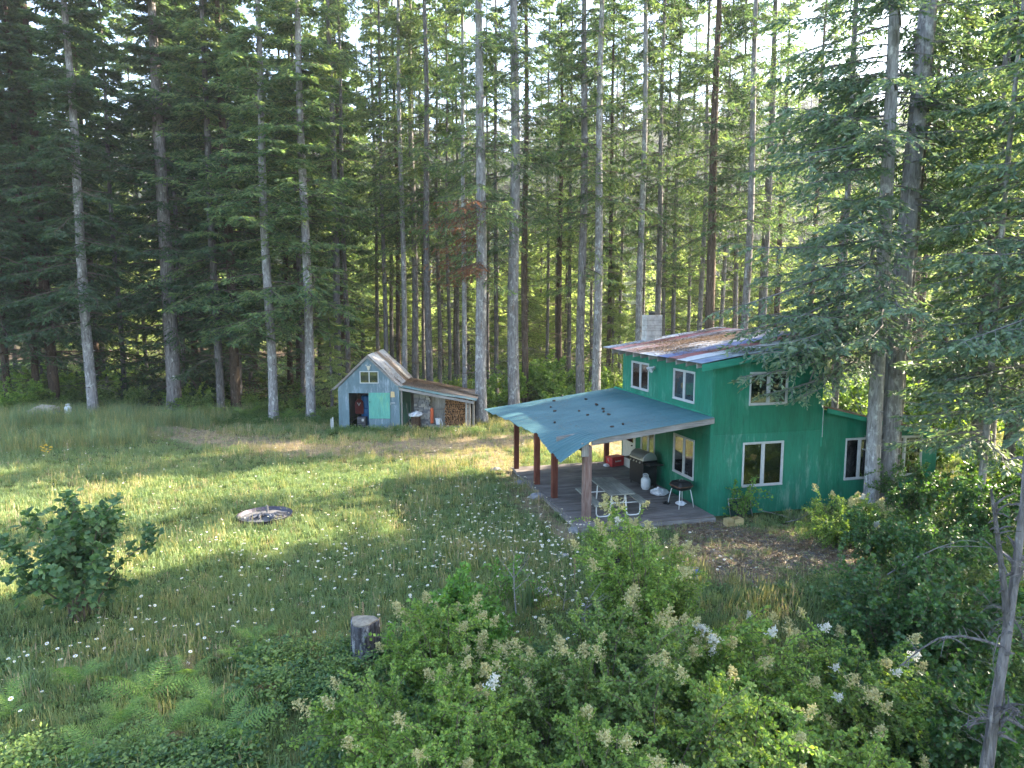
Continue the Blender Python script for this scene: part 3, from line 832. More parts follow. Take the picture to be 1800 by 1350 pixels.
# door with a window in it
d = MB(); d.box(-0.035, 0.01, 5.15, 5.25, 0.15, 2.2); d.box(-0.035, 0.01, 5.95, 6.05, 0.15, 2.2); d.box(-0.035, 0.01, 5.25, 5.95, 0.15, 1.15); d.box(-0.035, 0.01, 5.25, 5.95, 2.05, 2.2)
do = d.obj('door', M['white_door'], house, bevel=0.006)
p = MB(); p.box(-0.02, -0.012, 5.25, 5.95, 1.15, 2.05); p.obj('pane', M['glass'], do)
p = MB(); p.tube([(-0.035, 5.32, 1.05), (-0.09, 5.32, 1.05)], 0.025, 8); p.obj('door_knob', M['black'], do)
c = MB(); c.box(-0.05, -0.03, 5.05, 5.15, 0.15, 2.3); c.box(-0.05, -0.03, 6.05, 6.15, 0.15, 2.3); c.box(-0.052, -0.03, 5.05, 6.15, 2.3, 2.38); c.obj('door_frame', M['white_door'], house)
# corner boards
c = MB(); c.box(-0.045, 0.0, -0.045, 0.05, -0.03, roof_z(0) - 0.11); c.box(0.0, 0.045, -0.045, -0.035, -0.03, roof_z(0) - 0.11); c.obj('corner_board', M['green_worn'], house)
c = MB(); c.box(WW + 0.0, WW + 0.05, -0.03, 0.02, 1.9, wing_z(WW)); c.obj('corner_board', M['trimg'], house)
c = MB(); c.tube([(WW + 0.03, -0.05, 3.1), (WW + 0.03, -0.055, 2.2)], 0.008, 5); c.obj('cable', M['white'], house)

# upper roof: corrugated sheets along the slope, each another colour
RY0, RY1, RX0, RX1 = -0.32, 6.95, -0.6, 4.25
def corr_sheet(x0, x1, y0, y1, zf, amp=0.011, period=0.076, nx=10, thick=0.002):
    ny = max(4, int(round((y1 - y0) / period * 4)))
    xs = np.linspace(x0, x1, nx + 1); ys = np.linspace(y0, y1, ny + 1)
    X, Y = np.meshgrid(xs, ys, indexing='ij')
    Z = zf(X, Y) + amp * np.sin(2 * np.pi * Y / period)
    n = X.size
    V = np.concatenate([np.stack([X.ravel(), Y.ravel(), Z.ravel()], 1), np.stack([X.ravel(), Y.ravel(), Z.ravel() - 0.004], 1)])
    i = np.arange(n).reshape(nx + 1, ny + 1)
    F = np.stack([i[:-1, :-1].ravel(), i[1:, :-1].ravel(), i[1:, 1:].ravel(), i[:-1, 1:].ravel()], 1)
    G_ = F[:, ::-1] + n
    def edge(a): return np.stack([a[:-1], a[:-1] + n, a[1:] + n, a[1:]], 1)
    E_ = np.concatenate([edge(i[0, :]), edge(i[-1, ::-1]), edge(i[:, 0][::-1]), edge(i[:, -1])])
    return V, np.concatenate([F, G_, E_])
cols = [('sheet_pale_green', (0.42, 0.50, 0.48), (0.10, 0.16, 0.34), 0.1), ('sheet_white', (0.62, 0.64, 0.66), (0.55, 0.58, 0.62), 0.1),
        ('sheet_red', (0.30, 0.09, 0.10), (0.36, 0.16, 0.16), 0.15), ('sheet_blue', (0.12, 0.17, 0.36), (0.20, 0.24, 0.42), 0.15),
        ('sheet_grey_white', (0.52, 0.54, 0.58), (0.42, 0.42, 0.46), 0.2), ('sheet_white_old', (0.50, 0.52, 0.56), (0.36, 0.34, 0.34), 0.3),
        ('sheet_brown', (0.24, 0.20, 0.19), (0.34, 0.30, 0.30), 0.4), ('sheet_pink', (0.34, 0.20, 0.21), (0.30, 0.26, 0.26), 0.4),
        ('sheet_lilac', (0.36, 0.34, 0.40), (0.28, 0.26, 0.26), 0.4), ('sheet_red_far', (0.28, 0.08, 0.10), (0.34, 0.2, 0.22), 0.2), ('sheet_pale_far', (0.46, 0.5, 0.55), (0.36, 0.4, 0.46), 0.2)]
nS = len(cols); wS = (RY1 - RY0) / nS
for k, (nm, c1, c2, ru) in enumerate(cols):
    c1 = tuple(q * 0.8 for q in c1); c2 = tuple(q * 0.7 for q in c2)
    m = metal_roof(nm, c1, c2, ru + 0.25, (0.17, 0.11, 0.08))
    y0 = RY0 + k * wS; jit = random.Random(k).uniform(-0.03, 0.04)
    V, F = corr_sheet(RX0 + jit, RX1 + jit, y0 - 0.02, y0 + wS + 0.02, lambda X, Y, kk=k: 4.565 + 0.15 * (X + 0.6) + 0.006 * kk % 0.012 + 0.01 * np.sin(X * 2 + kk))
    o = link('roof_sheet', mesh_np('roof_sheet', V, F, m), house)
for k in range(11):
    y = 0.03 + k * 0.62
    mb = MB()
    z0 = roof_z(-0.5) - 0.03; z1 = roof_z(0.1) - 0.03
    mb.hexa([(-0.5, y, z0 - 0.15), (0.1, y, z1 - 0.15), (0.1, y + 0.045, z1 - 0.15), (-0.5, y + 0.045, z0 - 0.15)],
            [(-0.5, y, z0), (0.1, y, z1), (0.1, y + 0.045, z1), (-0.5, y + 0.045, z0)])
    mb.obj('rafter', M['wgrey'], house)
mb = MB()
za, zb_ = roof_z(-0.62) - 0.02, roof_z(4.2) - 0.02
mb.hexa([(-0.1 - 0.42, -0.31, za - 0.22 + 0.02), (4.2, -0.31, zb_ - 0.22), (4.2, -0.27, zb_ - 0.22), (-0.52, -0.27, za - 0.2)],
        [(-0.52, -0.31, za), (4.2, -0.31, zb_), (4.2, -0.27, zb_), (-0.52, -0.27, za)])
mb.obj('fascia', M['trimg'], house)
mb = MB()
mb.hexa([(-0.1, -0.27, roof_z(-0.1) - 0.10), (4.2, -0.27, roof_z(4.2) - 0.10), (4.2, 6.9, roof_z(4.2) - 0.10), (-0.1, 6.9, roof_z(-0.1) - 0.10)],
        [(-0.1, -0.27, roof_z(-0.1) - 0.06), (4.2, -0.27, roof_z(4.2) - 0.06), (4.2, 6.9, roof_z(4.2) - 0.06), (-0.1, 6.9, roof_z(-0.1) - 0.06)])
mb.obj('roof_deck', M['wgrey'], house)
# wing roof
mb = MB(); wy1 = 2.6
def wzt(x): return wing_z(x)
mb.hexa([(WW + 0.01, -0.25, wzt(WW)), (8.35, -0.25, wzt(8.35)), (8.35, 3.2, wzt(8.35) + 0.0), (WW + 0.01, 3.2, wzt(WW))],
        [(WW + 0.01, -0.25, wzt(WW) + 0.05), (8.35, -0.25, wzt(8.35) + 0.05), (8.35, 3.2, wzt(8.35) + 0.05), (WW + 0.01, 3.2, wzt(WW) + 0.05)])
M['rollroof'] = plain('needle_covered_roof', (0.20, 0.13, 0.09), 0.95, 0, 0.7, 7, 0.1, 0.6)
mb.obj('wing_roof', M['rollroof'], house)
mb = MB()
mb.hexa([(WW + 0.01, -0.27, wzt(WW) - 0.14), (8.35, -0.27, wzt(8.35) - 0.14), (8.35, -0.235, wzt(8.35) - 0.14), (WW + 0.01, -0.235, wzt(WW) - 0.14)],
        [(WW + 0.01, -0.27, wzt(WW) - 0.005), (8.35, -0.27, wzt(8.35) - 0.005), (8.35, -0.235, wzt(8.35) - 0.005), (WW + 0.01, -0.235, wzt(WW) - 0.005)])
mb.obj('fascia', M['trimg'], house)
# spotlight under the eave
mb = MB(); mb.box(-0.075, -0.035, 3.6, 3.72, 4.02, 4.12); mb.tube([(-0.07, 3.62, 4.07), (-0.16, 3.56, 4.03), (-0.24, 3.52, 3.98)], [0.03, 0.05, 0.075], 10)
mb.tube([(-0.07, 3.7, 4.07), (-0.16, 3.78, 4.05), (-0.22, 3.84, 4.02)], [0.03, 0.045, 0.06], 10); mb.obj('spotlight', M['white'], house, smooth=False)

# porch roof
def porch_z(X, Y):
    Z = 2.985 + 0.123 * X
    dx = np.clip(-3.55 - X, 0, 9); dy = np.clip(1.75 - Y, 0, 9)
    return Z - 0.27 * dx ** 1.3 * np.clip(dy, 0, 1.9) ** 0.8 * 0.95
PY0, PY1, PX0 = -0.16, 7.05, -5.25
nP = 11; wP = (PY1 - PY0) / nP
for k in range(nP):
    y0 = PY0 + k * wP
    jr = random.Random(k + 40).uniform(-0.05, 0.05)
    V, F = corr_sheet(-4.62 - 0.62 * (k + 0.5) / nP + jr, -0.04, y0 - 0.015, y0 + wP + 0.015, lambda X, Y, kk=k: porch_z(X, Y) + 0.004 * (kk % 2) + 0.012 * np.sin(X * 1.3 + kk) * (X < -3.5), nx=16, amp=0.019, period=0.164)
    link('porch_roof_sheet', mesh_np('porch_roof_sheet', V, F, M['teal']), house)
mb = MB()   # near rafter beam
mb.hexa([(-3.72, -0.13, 2.34), (0.02, -0.13, 2.79), (0.02, -0.06, 2.79), (-3.72, -0.06, 2.34)], [(-3.72, -0.13, 2.50), (0.02, -0.13, 2.965), (0.02, -0.06, 2.965), (-3.72, -0.06, 2.50)])
mb.obj('porch_beam', M['wgrey'], house, bevel=0.006)
mb = MB(); mb.hexa([(-4.6, 6.85, 2.27), (0.0, 6.85, 2.82), (0.0, 6.92, 2.82), (-4.6, 6.92, 2.27)], [(-4.6, 6.85, 2.40), (0.0, 6.85, 2.965), (0.0, 6.92, 2.965), (-4.6, 6.92, 2.40)]); mb.obj('porch_beam', M['wgrey'], house)
for k in range(6):
    y = 0.9 + k * 1.05; mb = MB()
    mb.hexa([(-4.4, y, 2.29), (0.0, y, 2.84), (0.0, y + 0.05, 2.84), (-4.4, y + 0.05, 2.29)], [(-4.4, y, 2.42), (0.0, y, 2.965), (0.0, y + 0.05, 2.965), (-4.4, y + 0.05, 2.42)])
    mb.obj('porch_rafter', M['wgrey'], house)
mb = MB(); mb.box(-3.98, -3.86, 0.0, 6.85, 2.17, 2.33); mb.obj('porch_beam', M['wgrey_y'], house)
mb = MB(); mb.box(-0.09, -0.05, 6.3, 7.05, 2.9, 3.02); mb.box(-0.06, -0.035, -0.1, 7.0, 3.0, 3.05); mb.obj('flashing', M['trimg'], house)
mb = MB(); mb.box(-3.98, -3.78, -0.04, 0.02, 2.02, 2.40); mb.obj('post_bracket', M['wgrey_z'], house)
for (x, y, m, r) in ((-4.11, 6.55, 'redpost', 0.085), (-4.0, 4.25, 'redpost', 0.09), (-3.93, 2.55, 'redpost', 0.09), (-3.78, 0.1, 'oldpost', 0.11), (-0.5, 6.65, 'redpost', 0.085)):
    zt = 2.34 if x < -1 else 2.82
    mb = MB(); mb.box(x - r, x + r, y - r, y + r, -0.05, zt if r < 0.1 else 2.3); mb.obj('porch_post', M[m], house, bevel=0.012)
# stone footing at the deck edge
M['stone'] = plain('stone', (0.24, 0.24, 0.25), 0.95, 0, 0.5, 4, 0.1, 0.6)
# deck boards: near front strip x-direction
rb = random.Random(9)
y = -0.42; k = 0
while y < 6.75:
    wbd = 0.142
    xl = -4.12 - 0.05 * rb.random() - (0.05 if y < 0.3 else 0)
    if y > 5.0: xl -= 0.1
    xr = -0.05
    joint = rb.uniform(-2.6, -1.4)
    for a, b in ((xl, joint - 0.003), (joint + 0.003, xr)):
        mb = MB(); dz = rb.uniform(-0.004, 0.004)
        mb.box(a, b, y, y + wbd - 0.007, 0.115 + dz, 0.15 + dz)
        mb.obj('deck_board', M['deck'], house, bevel=0.003)
    y += wbd
mb = MB(); mb.box(-4.2, -4.1, -0.44, 6.75, -0.1, 0.108); mb.obj('deck_rim', M['wgrey_y'], house)
mb = MB(); mb.box(-4.1, -0.04, -0.47, -0.425, -0.1, 0.112); mb.obj('deck_rim', M['wgrey'], house)
# chimney
chm = empty('chimney', hw(1.33, 6.75, 0), HR, 'pale concrete block chimney standing behind the striped roof', 'chimney')
mb = MB(); mb.box(-0.30, 0.30, -0.2, 0.2, 0, 5.74); mb.obj('chimney_core', M['mortar'], chm)
for k in range(29):
    z = 0.0 + k * 0.2
    mb = MB(); mb.box(-0.32, 0.32 if k % 2 else 0.0, -0.215, 0.215, z + 0.005, z + 0.193) if k % 2 else mb.box(-0.323, 0.0 - 0.006, -0.218, 0.218, z + 0.005, z + 0.193)
    mb.obj('block', M['block'], chm, bevel=0.006)
    if k % 2 == 0:
        mb = MB(); mb.box(0.0, 0.323, -0.218, 0.218, z + 0.005, z + 0.193); mb.obj('block', M['block'], chm, bevel=0.006)
mb = MB(); mb.lathe([(0.13, 5.74), (0.13, 5.86), (0.18, 5.88), (0.02, 5.95)], 12); mb.obj('flue_cap', M['black'], chm)

# litter of needles on roofs, and cones
def litter(name, fn, n, seed, mat, parent, dens, smin=0.02, smax=0.07):
    r = np.random.default_rng(seed)
    P = []
    while len(P) < n:
        u, v = r.random(2)
        if r.random() < dens(u, v): P.append(fn(u, v))
    P = np.array(P); m = len(P)
    a = r.random(m) * 6.28
    D = unit(np.stack([np.cos(a), np.sin(a), r.normal(0, 0.12, m)], 1)); S = unit(np.cross(D, np.array([0, 0, 1.0]) + r.normal(0, 0.2, (m, 3))))
    V, F = diamonds(P, D, S, r.uniform(smin, smax, m), r.uniform(0.006, 0.016, m), 0.1)
    o = link(name, mesh_np(name, V, F, mat), parent); o['kind'] = 'stuff'
    return o
M['litter'] = leaf_mat('needle_litter', [(0.07, 0.04, 0.025), (0.14, 0.09, 0.055), (0.22, 0.15, 0.09)], 0.1)
def dn(u, v):
    q = vnoise(np.array([u * 5]), np.array([v * 7]), 1.1, 8)[0]
    return float(np.clip(q * 1.9 - 0.62 + 0.3 * v, 0, 1)) * (0.25 + 0.75 * min(1, u * 5))
litter('needle_litter', lambda u, v: (RX0 + 0.05 + u * 4.7, RY0 + 0.05 + v * 7.1, 4.583 + 0.15 * (u * 4.7 + 0.05)), 16000, 1, M['litter'], house, dn, 0.05, 0.13)
litter('needle_litter', lambda u, v: (-4.8 + u * 4.7, v * 6.8, 3.0 + 0.123 * (-4.8 + u * 4.7) + 0.006), 900, 2, M['litter'], house,
       lambda u, v: float(np.clip(vnoise(np.array([u * 6]), np.array([v * 6]), 1.0, 5)[0] * 2 - 1.0, 0, 1)), 0.02, 0.05)
litter('needle_litter', lambda u, v: (WW + 0.1 + u * 4.4, -0.2 + v * 3.3, wing_z(WW + 0.1 + u * 4.4) + 0.058), 3500, 3, M['litter'], house, lambda u, v: 0.8, 0.03, 0.08)
M['cone'] = plain('cone_brown', (0.05, 0.035, 0.026), 0.9, 0, 0.5, 20)
conem = MB(); conem.lathe([(0.005, -0.06), (0.03, -0.045), (0.034, -0.02), (0.03, 0.0), (0.034, 0.008), (0.028, 0.03), (0.03, 0.034), (0.018, 0.055), (0.004, 0.07)], 8)
conem = conem.mesh('fir_cone', M['cone'])
def house_ray(px, py, plane_z):
    p = None
    for it in range(30):
        z = plane_z if p is None else 2.985 + 0.123 * (HM.inverted() @ p).x
        p = ground_at(px, py, z)
    return p
for k, (px, py) in enumerate([(968, 717), (975, 724), (1018, 724), (1049, 713), (1048, 712), (1033, 731), (1060, 720), (1061, 725), (1070, 730), (975, 744), (1076, 752), (988, 697), (1030, 703), (1095, 747), (974, 706)]):
    p = house_ray(px, py, 2.7)
    o = link('fir_cone', conem, None, p + Vector((0, 0, 0.035)), (1.5, k * 0.3, k * 1.7), 1.0)
    tag(o, 'small dark fir cone lying on the teal porch roof', 'fir cone', 'fir cones on the porch roof')

# ------------------------------------------------------------------ things on the porch
def hempty(name, x, y, z, rz, label, cat, group=None): return empty(name, hw(x, y, z), HR + rz, label, cat, group)
M['tube_white'] = plain('white_tube', (0.7, 0.7, 0.68), 0.35, 0, 0.15, 8)
M['table_top'] = wood_mat('grey_green_boards', (0.13, 0.135, 0.115), (0.28, 0.28, 0.24), 1, 8)
t = hempty('picnic_table', -2.72, 0.85, 0.15, R(-3), 'picnic table with grey boards and white tube legs on the porch', 'picnic table')
for k in range(4):
    mb = MB(); x = -0.37 + k * 0.187; mb.box(x, x + 0.18, -0.95, 0.95, 0.72, 0.757); mb.obj('table_board', M['table_top'], t, bevel=0.004)
for s_ in (-1, 1):
    mb = MB(); x = s_ * 0.68; mb.box(x - 0.13, x + 0.13, -0.95, 0.95, 0.42, 0.455); mb.obj('bench', M['table_top'], t, bevel=0.004)
for e in (-0.62, 0.62):
    for s_ in (-1, 1):
        pts = [(s_ * 0.66, e, 0.42), (s_ * 0.66, e, 0.12), (s_ * 0.63, e, 0.05), (s_ * 0.56, e, 0.025), (s_ * 0.36, e, 0.025), (s_ * 0.28, e, 0.05), (s_ * 0.25, e, 0.12), (s_ * 0.2, e, 0.72)]
        MB().tube(pts, 0.021, 8).obj('leg', M['tube_white'], t, smooth=True)
    MB().tube([(-0.68, e, 0.40), (0.68, e, 0.40)], 0.017, 8).obj('crossbar', M['tube_white'], t, smooth=True)
# gas grill
M['steel'] = plain('brushed_steel', (0.42, 0.43, 0.42), 0.35, 0.8, 0.2, 4)
g = hempty('gas_grill', -0.55, 3.3, 0.15, R(-90 + 8), 'black gas grill with a steel lid against the green wall', 'grill')
mb = MB(); mb.box(-0.42, 0.42, -0.27, 0.27, 0.1, 0.78); mb.obj('cabinet', M['black'], g, bevel=0.015)
mb = MB(); mb.box(-0.8, -0.43, -0.26, 0.26, 0.80, 0.84); mb.obj('side_shelf', M['black'], g, bevel=0.008)
mb = MB(); mb.box(0.43, 0.8, -0.26, 0.26, 0.80, 0.84); mb.obj('side_shelf', M['black'], g, bevel=0.008)
mb = MB(); mb.box(-0.42, 0.42, -0.29, 0.28, 0.79, 0.90); mb.obj('firebox', M['black'], g, bevel=0.01)
mb = MB(); n = 10; prof = [( -0.28 * math.cos(math.pi * i / n), 0.905 + 0.27 * math.sin(math.pi * i / n)) for i in range(n + 1)]
vsx = [(-0.41, y, z) for y, z in prof] + [(0.41, y, z) for y, z in prof]
mb.add(vsx, [(i, i + 1, n + 2 + i, n + 1 + i) for i in range(n)] + [tuple(range(n, -1, -1)), tuple(range(n + 1, 2 * n + 2))]); mb.obj('lid', M['steel'], g, bevel=0.01)
MB().tube([(-0.3, -0.30, 0.99), (-0.3, -0.35, 0.99), (0.3, -0.35, 0.99), (0.3, -0.30, 0.99)], 0.014, 8).obj('handle', M['steel'], g)
for k in range(4): MB().tube([(-0.27 + k * 0.18, -0.29, 0.84), (-0.27 + k * 0.18, -0.335, 0.84)], 0.03, 10).obj('knob', M['steel'], g)
for sx in (-0.38, 0.38): MB().tube([(sx - 0.03, 0.2, 0.06), (sx + 0.03, 0.2, 0.06)], 0.07, 12).obj('wheel', M['black'], g)
for sx in (-0.38, 0.38): MB().tube([(sx, -0.22, 0.0), (sx, -0.22, 0.1)], 0.02, 8).obj('leg', M['black'], g)
# gas bottle builder
M['tank'] = plain('tank_white', (0.58, 0.60, 0.62), 0.4, 0, 0.25, 6)
def gas_bottle(loc, label):
    t = empty('gas_bottle', loc, 0.4, label, 'gas bottle')
    MB().lathe([(0.10, 0.02), (0.14, 0.05), (0.155, 0.1), (0.155, 0.3), (0.14, 0.36), (0.1, 0.395), (0.03, 0.41)], 20).obj('body', M['tank'], t, smooth=True)
    MB().lathe([(0.10, 0.0), (0.105, 0.0), (0.105, 0.045), (0.10, 0.045)], 20).obj('foot_ring', M['tank'], t)
    m = MB()
    for a0 in (0.4, 3.5):
        pts = [(0.09 * math.cos(a0 + q * 0.25), 0.09 * math.sin(a0 + q * 0.25), 0.50) for q in range(8)]
        m.tube([(pts[0][0], pts[0][1], 0.37)] + pts + [(pts[-1][0], pts[-1][1], 0.37)], 0.012, 6)
    m.obj('collar', M['tank'], t)
    MB().lathe([(0.025, 0.40), (0.025, 0.45), (0.04, 0.45), (0.04, 0.475), (0.01, 0.48)], 10).obj('valve', M['steel'], t)
    return t
gas_bottle(hw(-0.72, 2.72, 0.15), 'white gas bottle standing on the deck beside the gas grill')
gp = ground_at(122, 752); gas_bottle((gp.x, gp.y, gzf(gp.x, gp.y) + 0.25), 'grey gas bottle half hidden in tall grass at left')
# square charcoal grill on tube legs
k_ = hempty('charcoal_grill', -0.52, 0.72, 0.15, R(10), 'black square charcoal grill on four pale legs by the wall corner', 'grill')
def rsq(h, z, r=0.08, n=4):
    out = []
    for (sx, sy, a0) in ((1, 1, 0), (-1, 1, 90), (-1, -1, 180), (1, -1, 270)):
        for q in range(n + 1):
            a = R(a0 + 90 * q / n); out.append((sx * (h - r) + r * math.cos(a), sy * (h - r) + r * math.sin(a), z))
    return out
def loft(rings, m_=0):
    mb = MB(); n = len(rings[0]); v = [p for r in rings for p in r]; f = []
    for i in range(len(rings) - 1):
        for j in range(n): f.append((i*n + j, i*n + (j+1) % n, (i+1)*n + (j+1) % n, (i+1)*n + j))
    f.append(tuple(range(n))[::-1]); f.append(tuple((len(rings)-1)*n + j for j in range(n)))
    return mb.add(v, f, m_)
loft([rsq(0.14, 0.50), rsq(0.22, 0.54), rsq(0.265, 0.64)]).obj('bowl', M['black'], k_, smooth=False)
loft([rsq(0.27, 0.648), rsq(0.265, 0.68), rsq(0.22, 0.76), rsq(0.14, 0.79)]).obj('lid', M['black'], k_)
M['rust'] = plain('rust', (0.3, 0.13, 0.06), 0.8, 0, 0.5, 9)
loft([rsq(0.273, 0.638), rsq(0.273, 0.648)]).obj('rim', M['rust'], k_)
MB().tube([(-0.06, 0, 0.79), (-0.06, 0, 0.83), (0.06, 0, 0.83), (0.06, 0, 0.79)], 0.01, 6).obj('handle', M['steel'], k_)
for sx in (-1, 1):
    for sy in (-1, 1): MB().tube([(sx * 0.17, sy * 0.17, 0.56), (sx * 0.2, sy * 0.2, 0.5), (sx * 0.24, sy * 0.24, 0.25), (sx * 0.27, sy * 0.27, 0.0)], 0.012, 7).obj('leg', M['tube_white'], k_, smooth=True)
# crumpled bags
def crumple(name, loc, s, label, cat, mat, seed):
    r = random.Random(seed); mb = MB(); n = 14; prof = []
    for i in range(8):
        a = math.pi * i / 7; prof.append((max(0.02, math.sin(a)) * s, s * 0.62 * (1 - math.cos(a)) / 2 * 1.3))
    mb.lathe(prof, n)
    mb.v = [(x * (1 + r.uniform(-0.28, 0.28)), y * (1 + r.uniform(-0.28, 0.28)), max(0.0, z * (1 + r.uniform(-0.25, 0.25)))) for x, y, z in mb.v]
    o = mb.obj(name, mat, None, loc=loc); tag(o, label, cat); return o
M['bag'] = plain('white_plastic', (0.62, 0.63, 0.66), 0.35, 0, 0.3, 14)
crumple('plastic_bag', hw(-0.47, 0.78, 0.15), 0.15, 'white crumpled bag on the deck under the charcoal grill', 'bag', M['bag'], 3)
crumple('black_bowl', hw(-0.85, 0.98, 0.15), 0.1, 'small black round object on the deck beside the charcoal grill', 'pot', M['black'], 4)
crumple('plastic_bag', hw(-0.62, 1.95, 0.15), 0.27, 'white and grey crumpled sack on the deck beside the gas bottle', 'bag', M['bag'], 5)
crumple('rag', hw(-0.75, 6.0, 0.15), 0.12, 'pale rag lying on the deck in front of the red cooler', 'rag', M['bag'], 6)
# red cooler
M['red'] = plain('red_plastic', (0.38, 0.025, 0.025), 0.4, 0, 0.2, 5)
c = hempty('cooler', -0.38, 6.1, 0.15, R(20), 'red cooler box with a white mark at the far end of the porch', 'cooler')
mb = MB(); mb.box(-0.3, 0.3, -0.18, 0.18, 0, 0.3); mb.obj('box', M['red'], c, bevel=0.02)
mb = MB(); mb.box(-0.31, 0.31, -0.19, 0.19, 0.302, 0.37); mb.obj('lid', M['red'], c, bevel=0.02)
mb = MB()
for q in range(7): mb.box(-0.15 + q * 0.043, -0.115 + q * 0.043, -0.187, -0.183, 0.17, 0.22 + 0.012 * (q % 3 == 0))
mb.obj('lettering', M['white'], c)
MB().tube([(-0.31, 0, 0.2), (-0.35, 0, 0.25), (-0.35, 0, 0.33)], 0.012, 6).obj('handle', M['white'], c)
# folding chair / panel leaning on the wall
M['dgreen'] = plain('dark_green_cloth', (0.012, 0.045, 0.035), 0.8, 0, 0.3, 6)
c = hempty('folding_chair', 0.95, -0.2, 0.0, 0, 'folded lawn chair with dark green cloth leaning on the green wall', 'chair')
MB().tube([(-0.38, -0.08, 0.0), (-0.38, 0.1, 0.52), (0.38, 0.1, 0.50), (0.33, 0.02, 0.25), (0.34, -0.08, 0.0)], 0.014, 7).obj('frame', M['steel'], c, smooth=True)
mb = MB(); mb.add([(-0.36, -0.05, 0.05), (0.32, -0.05, 0.05), (0.36, 0.09, 0.48), (-0.36, 0.09, 0.5), (-0.36, -0.035, 0.05), (0.32, -0.035, 0.05), (0.36, 0.105, 0.48), (-0.36, 0.105, 0.5)], ((0,1,2,3),(7,6,5,4),(0,4,5,1),(1,5,6,2),(2,6,7,3),(3,7,4,0)))
mb.obj('seat_cloth', M['dgreen'], c)
# yellow wood box by the corner
M['ywood'] = wood_mat('yellow_wood', (0.32, 0.24, 0.10), (0.52, 0.42, 0.22), 0, 8)
c = hempty('wooden_crate', 0.28, -0.85, gzf(*hw(0.28, -0.85)[:2]), R(6), 'small yellow wooden crate on the ground by the house corner', 'crate')
mb = MB(); mb.box(-0.26, -0.05, -0.1, 0.1, 0, 0.2); mb.obj('side', M['ywood'], c, bevel=0.005)
mb = MB(); mb.box(-0.045, 0.26, -0.12, 0.1, 0, 0.04); mb.obj('bottom', M['ywood'], c)
mb = MB(); mb.box(-0.04, 0.26, -0.14, -0.12, 0.0, 0.19); mb.obj('slat', M['ywood'], c, bevel=0.003)
mb = MB(); mb.box(-0.04, 0.26, 0.1, 0.12, 0.0, 0.19); mb.obj('slat', M['ywood'], c, bevel=0.003)
mb = MB(); mb.box(0.24, 0.262, -0.12, 0.1, 0.04, 0.19); mb.obj('slat', M['ywood'], c)
# bucket
bp = ground_at(1221, 1022); M['bucket'] = plain('blue_bucket', (0.22, 0.27, 0.45), 0.5, 0, 0.3, 5)
b = empty('bucket', (bp.x, bp.y, gzf(bp.x, bp.y)), 0, 'small pale blue bucket behind the flowering bushes', 'bucket')
MB().lathe([(0.08, 0), (0.11, 0.2), (0.10, 0.2), (0.075, 0.02)], 14).obj('pail', M['bucket'], b)
MB().tube([(-0.11, 0, 0.19), (-0.08, 0.07, 0.25), (0.08, 0.07, 0.25), (0.11, 0, 0.19)], 0.006, 5).obj('handle', M['steel'], b)

# ------------------------------------------------------------------ shed
M['shedblue'] = paint_wall('shed_blue_paint', (0.095, 0.155, 0.185), (0.14, 0.205, 0.24), (0.36, 0.42, 0.48), 0.75)
M['shedgreen'] = paint_wall('shed_green_door', (0.07, 0.28, 0.23), (0.12, 0.36, 0.30), (0.2, 0.45, 0.25), 0.6)
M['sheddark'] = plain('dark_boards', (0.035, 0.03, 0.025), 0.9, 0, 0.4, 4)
M['tin'] = metal_roof('rusty_tin', (0.50, 0.48, 0.46), (0.30, 0.30, 0.28), 0.75, (0.26, 0.14, 0.09), 0.4)
M['tin_teal'] = metal_roof('teal_tin', (0.10, 0.19, 0.19), (0.17, 0.22, 0.21), 0.6, (0.24, 0.16, 0.10), 0.5)
M['tin_brown'] = metal_roof('needle_brown_tin', (0.30, 0.21, 0.14), (0.20, 0.15, 0.11), 0.9, (0.34, 0.24, 0.16), 0.85)
SX, SY = -7.02, 33.25
shed = empty('shed', (SX, SY, 0), 0, 'weathered blue gabled shed with open doorway and rusty metal roof', 'shed')
def gz_top(u): return 3.66 - abs(u) * 1.03
hw_ = 1.5
def stop(u): return min(3.62, 3.64 - abs(u) * 1.0)
u = -hw_
for a, b in ((-1.5, -0.75), (-0.75, 0.0), (0.0, 0.75), (0.75, 1.5)):
    panel_mesh('y', a + 0.002, b - 0.002, -0.05, stop, [(-0.98, -0.02, -0.1, 1.88), (-0.38, 0.46, 2.40, 2.92)], grooves=False, off=0.03).obj('wall_board', M['shedblue'], shed)
mb = MB(); mb.box(-1.5, -1.46, 0.04, 4.0, -0.05, 2.12); mb.obj('side_wall', M['shedblue'], shed)
mb = MB(); mb.box(1.44, 1.48, 0.04, 4.0, -0.05, 2.12); mb.obj('side_wall', M['shedgreen'], shed)
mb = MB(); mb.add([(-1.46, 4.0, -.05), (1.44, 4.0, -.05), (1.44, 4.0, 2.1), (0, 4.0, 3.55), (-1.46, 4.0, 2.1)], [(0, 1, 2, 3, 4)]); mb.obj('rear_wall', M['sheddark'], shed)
d = MB(); d.box(0.0, 1.04, -0.035, -0.003, 0.62, 1.9); do = d.obj('door', M['shedgreen'], shed, bevel=0.006)
d = MB(); d.box(0.0, 1.04, -0.033, -0.003, 0.03, 0.612); d.obj('door_kickboard', M['shedblue'], do)
MB().tube([(0.05, -0.035, 1.45), (0.05, -0.07, 1.45)], 0.025, 8).obj('latch', M['black'], do)
f = MB(); f.box(-0.42, 0.5, -0.03, 0.03, 2.36, 2.40); f.box(-0.42, 0.5, -0.03, 0.03, 2.92, 2.96); f.box(-0.42, -0.38, -0.028, 0.03, 2.4, 2.92); f.box(0.46, 0.5, -0.028, 0.03, 2.4, 2.92)
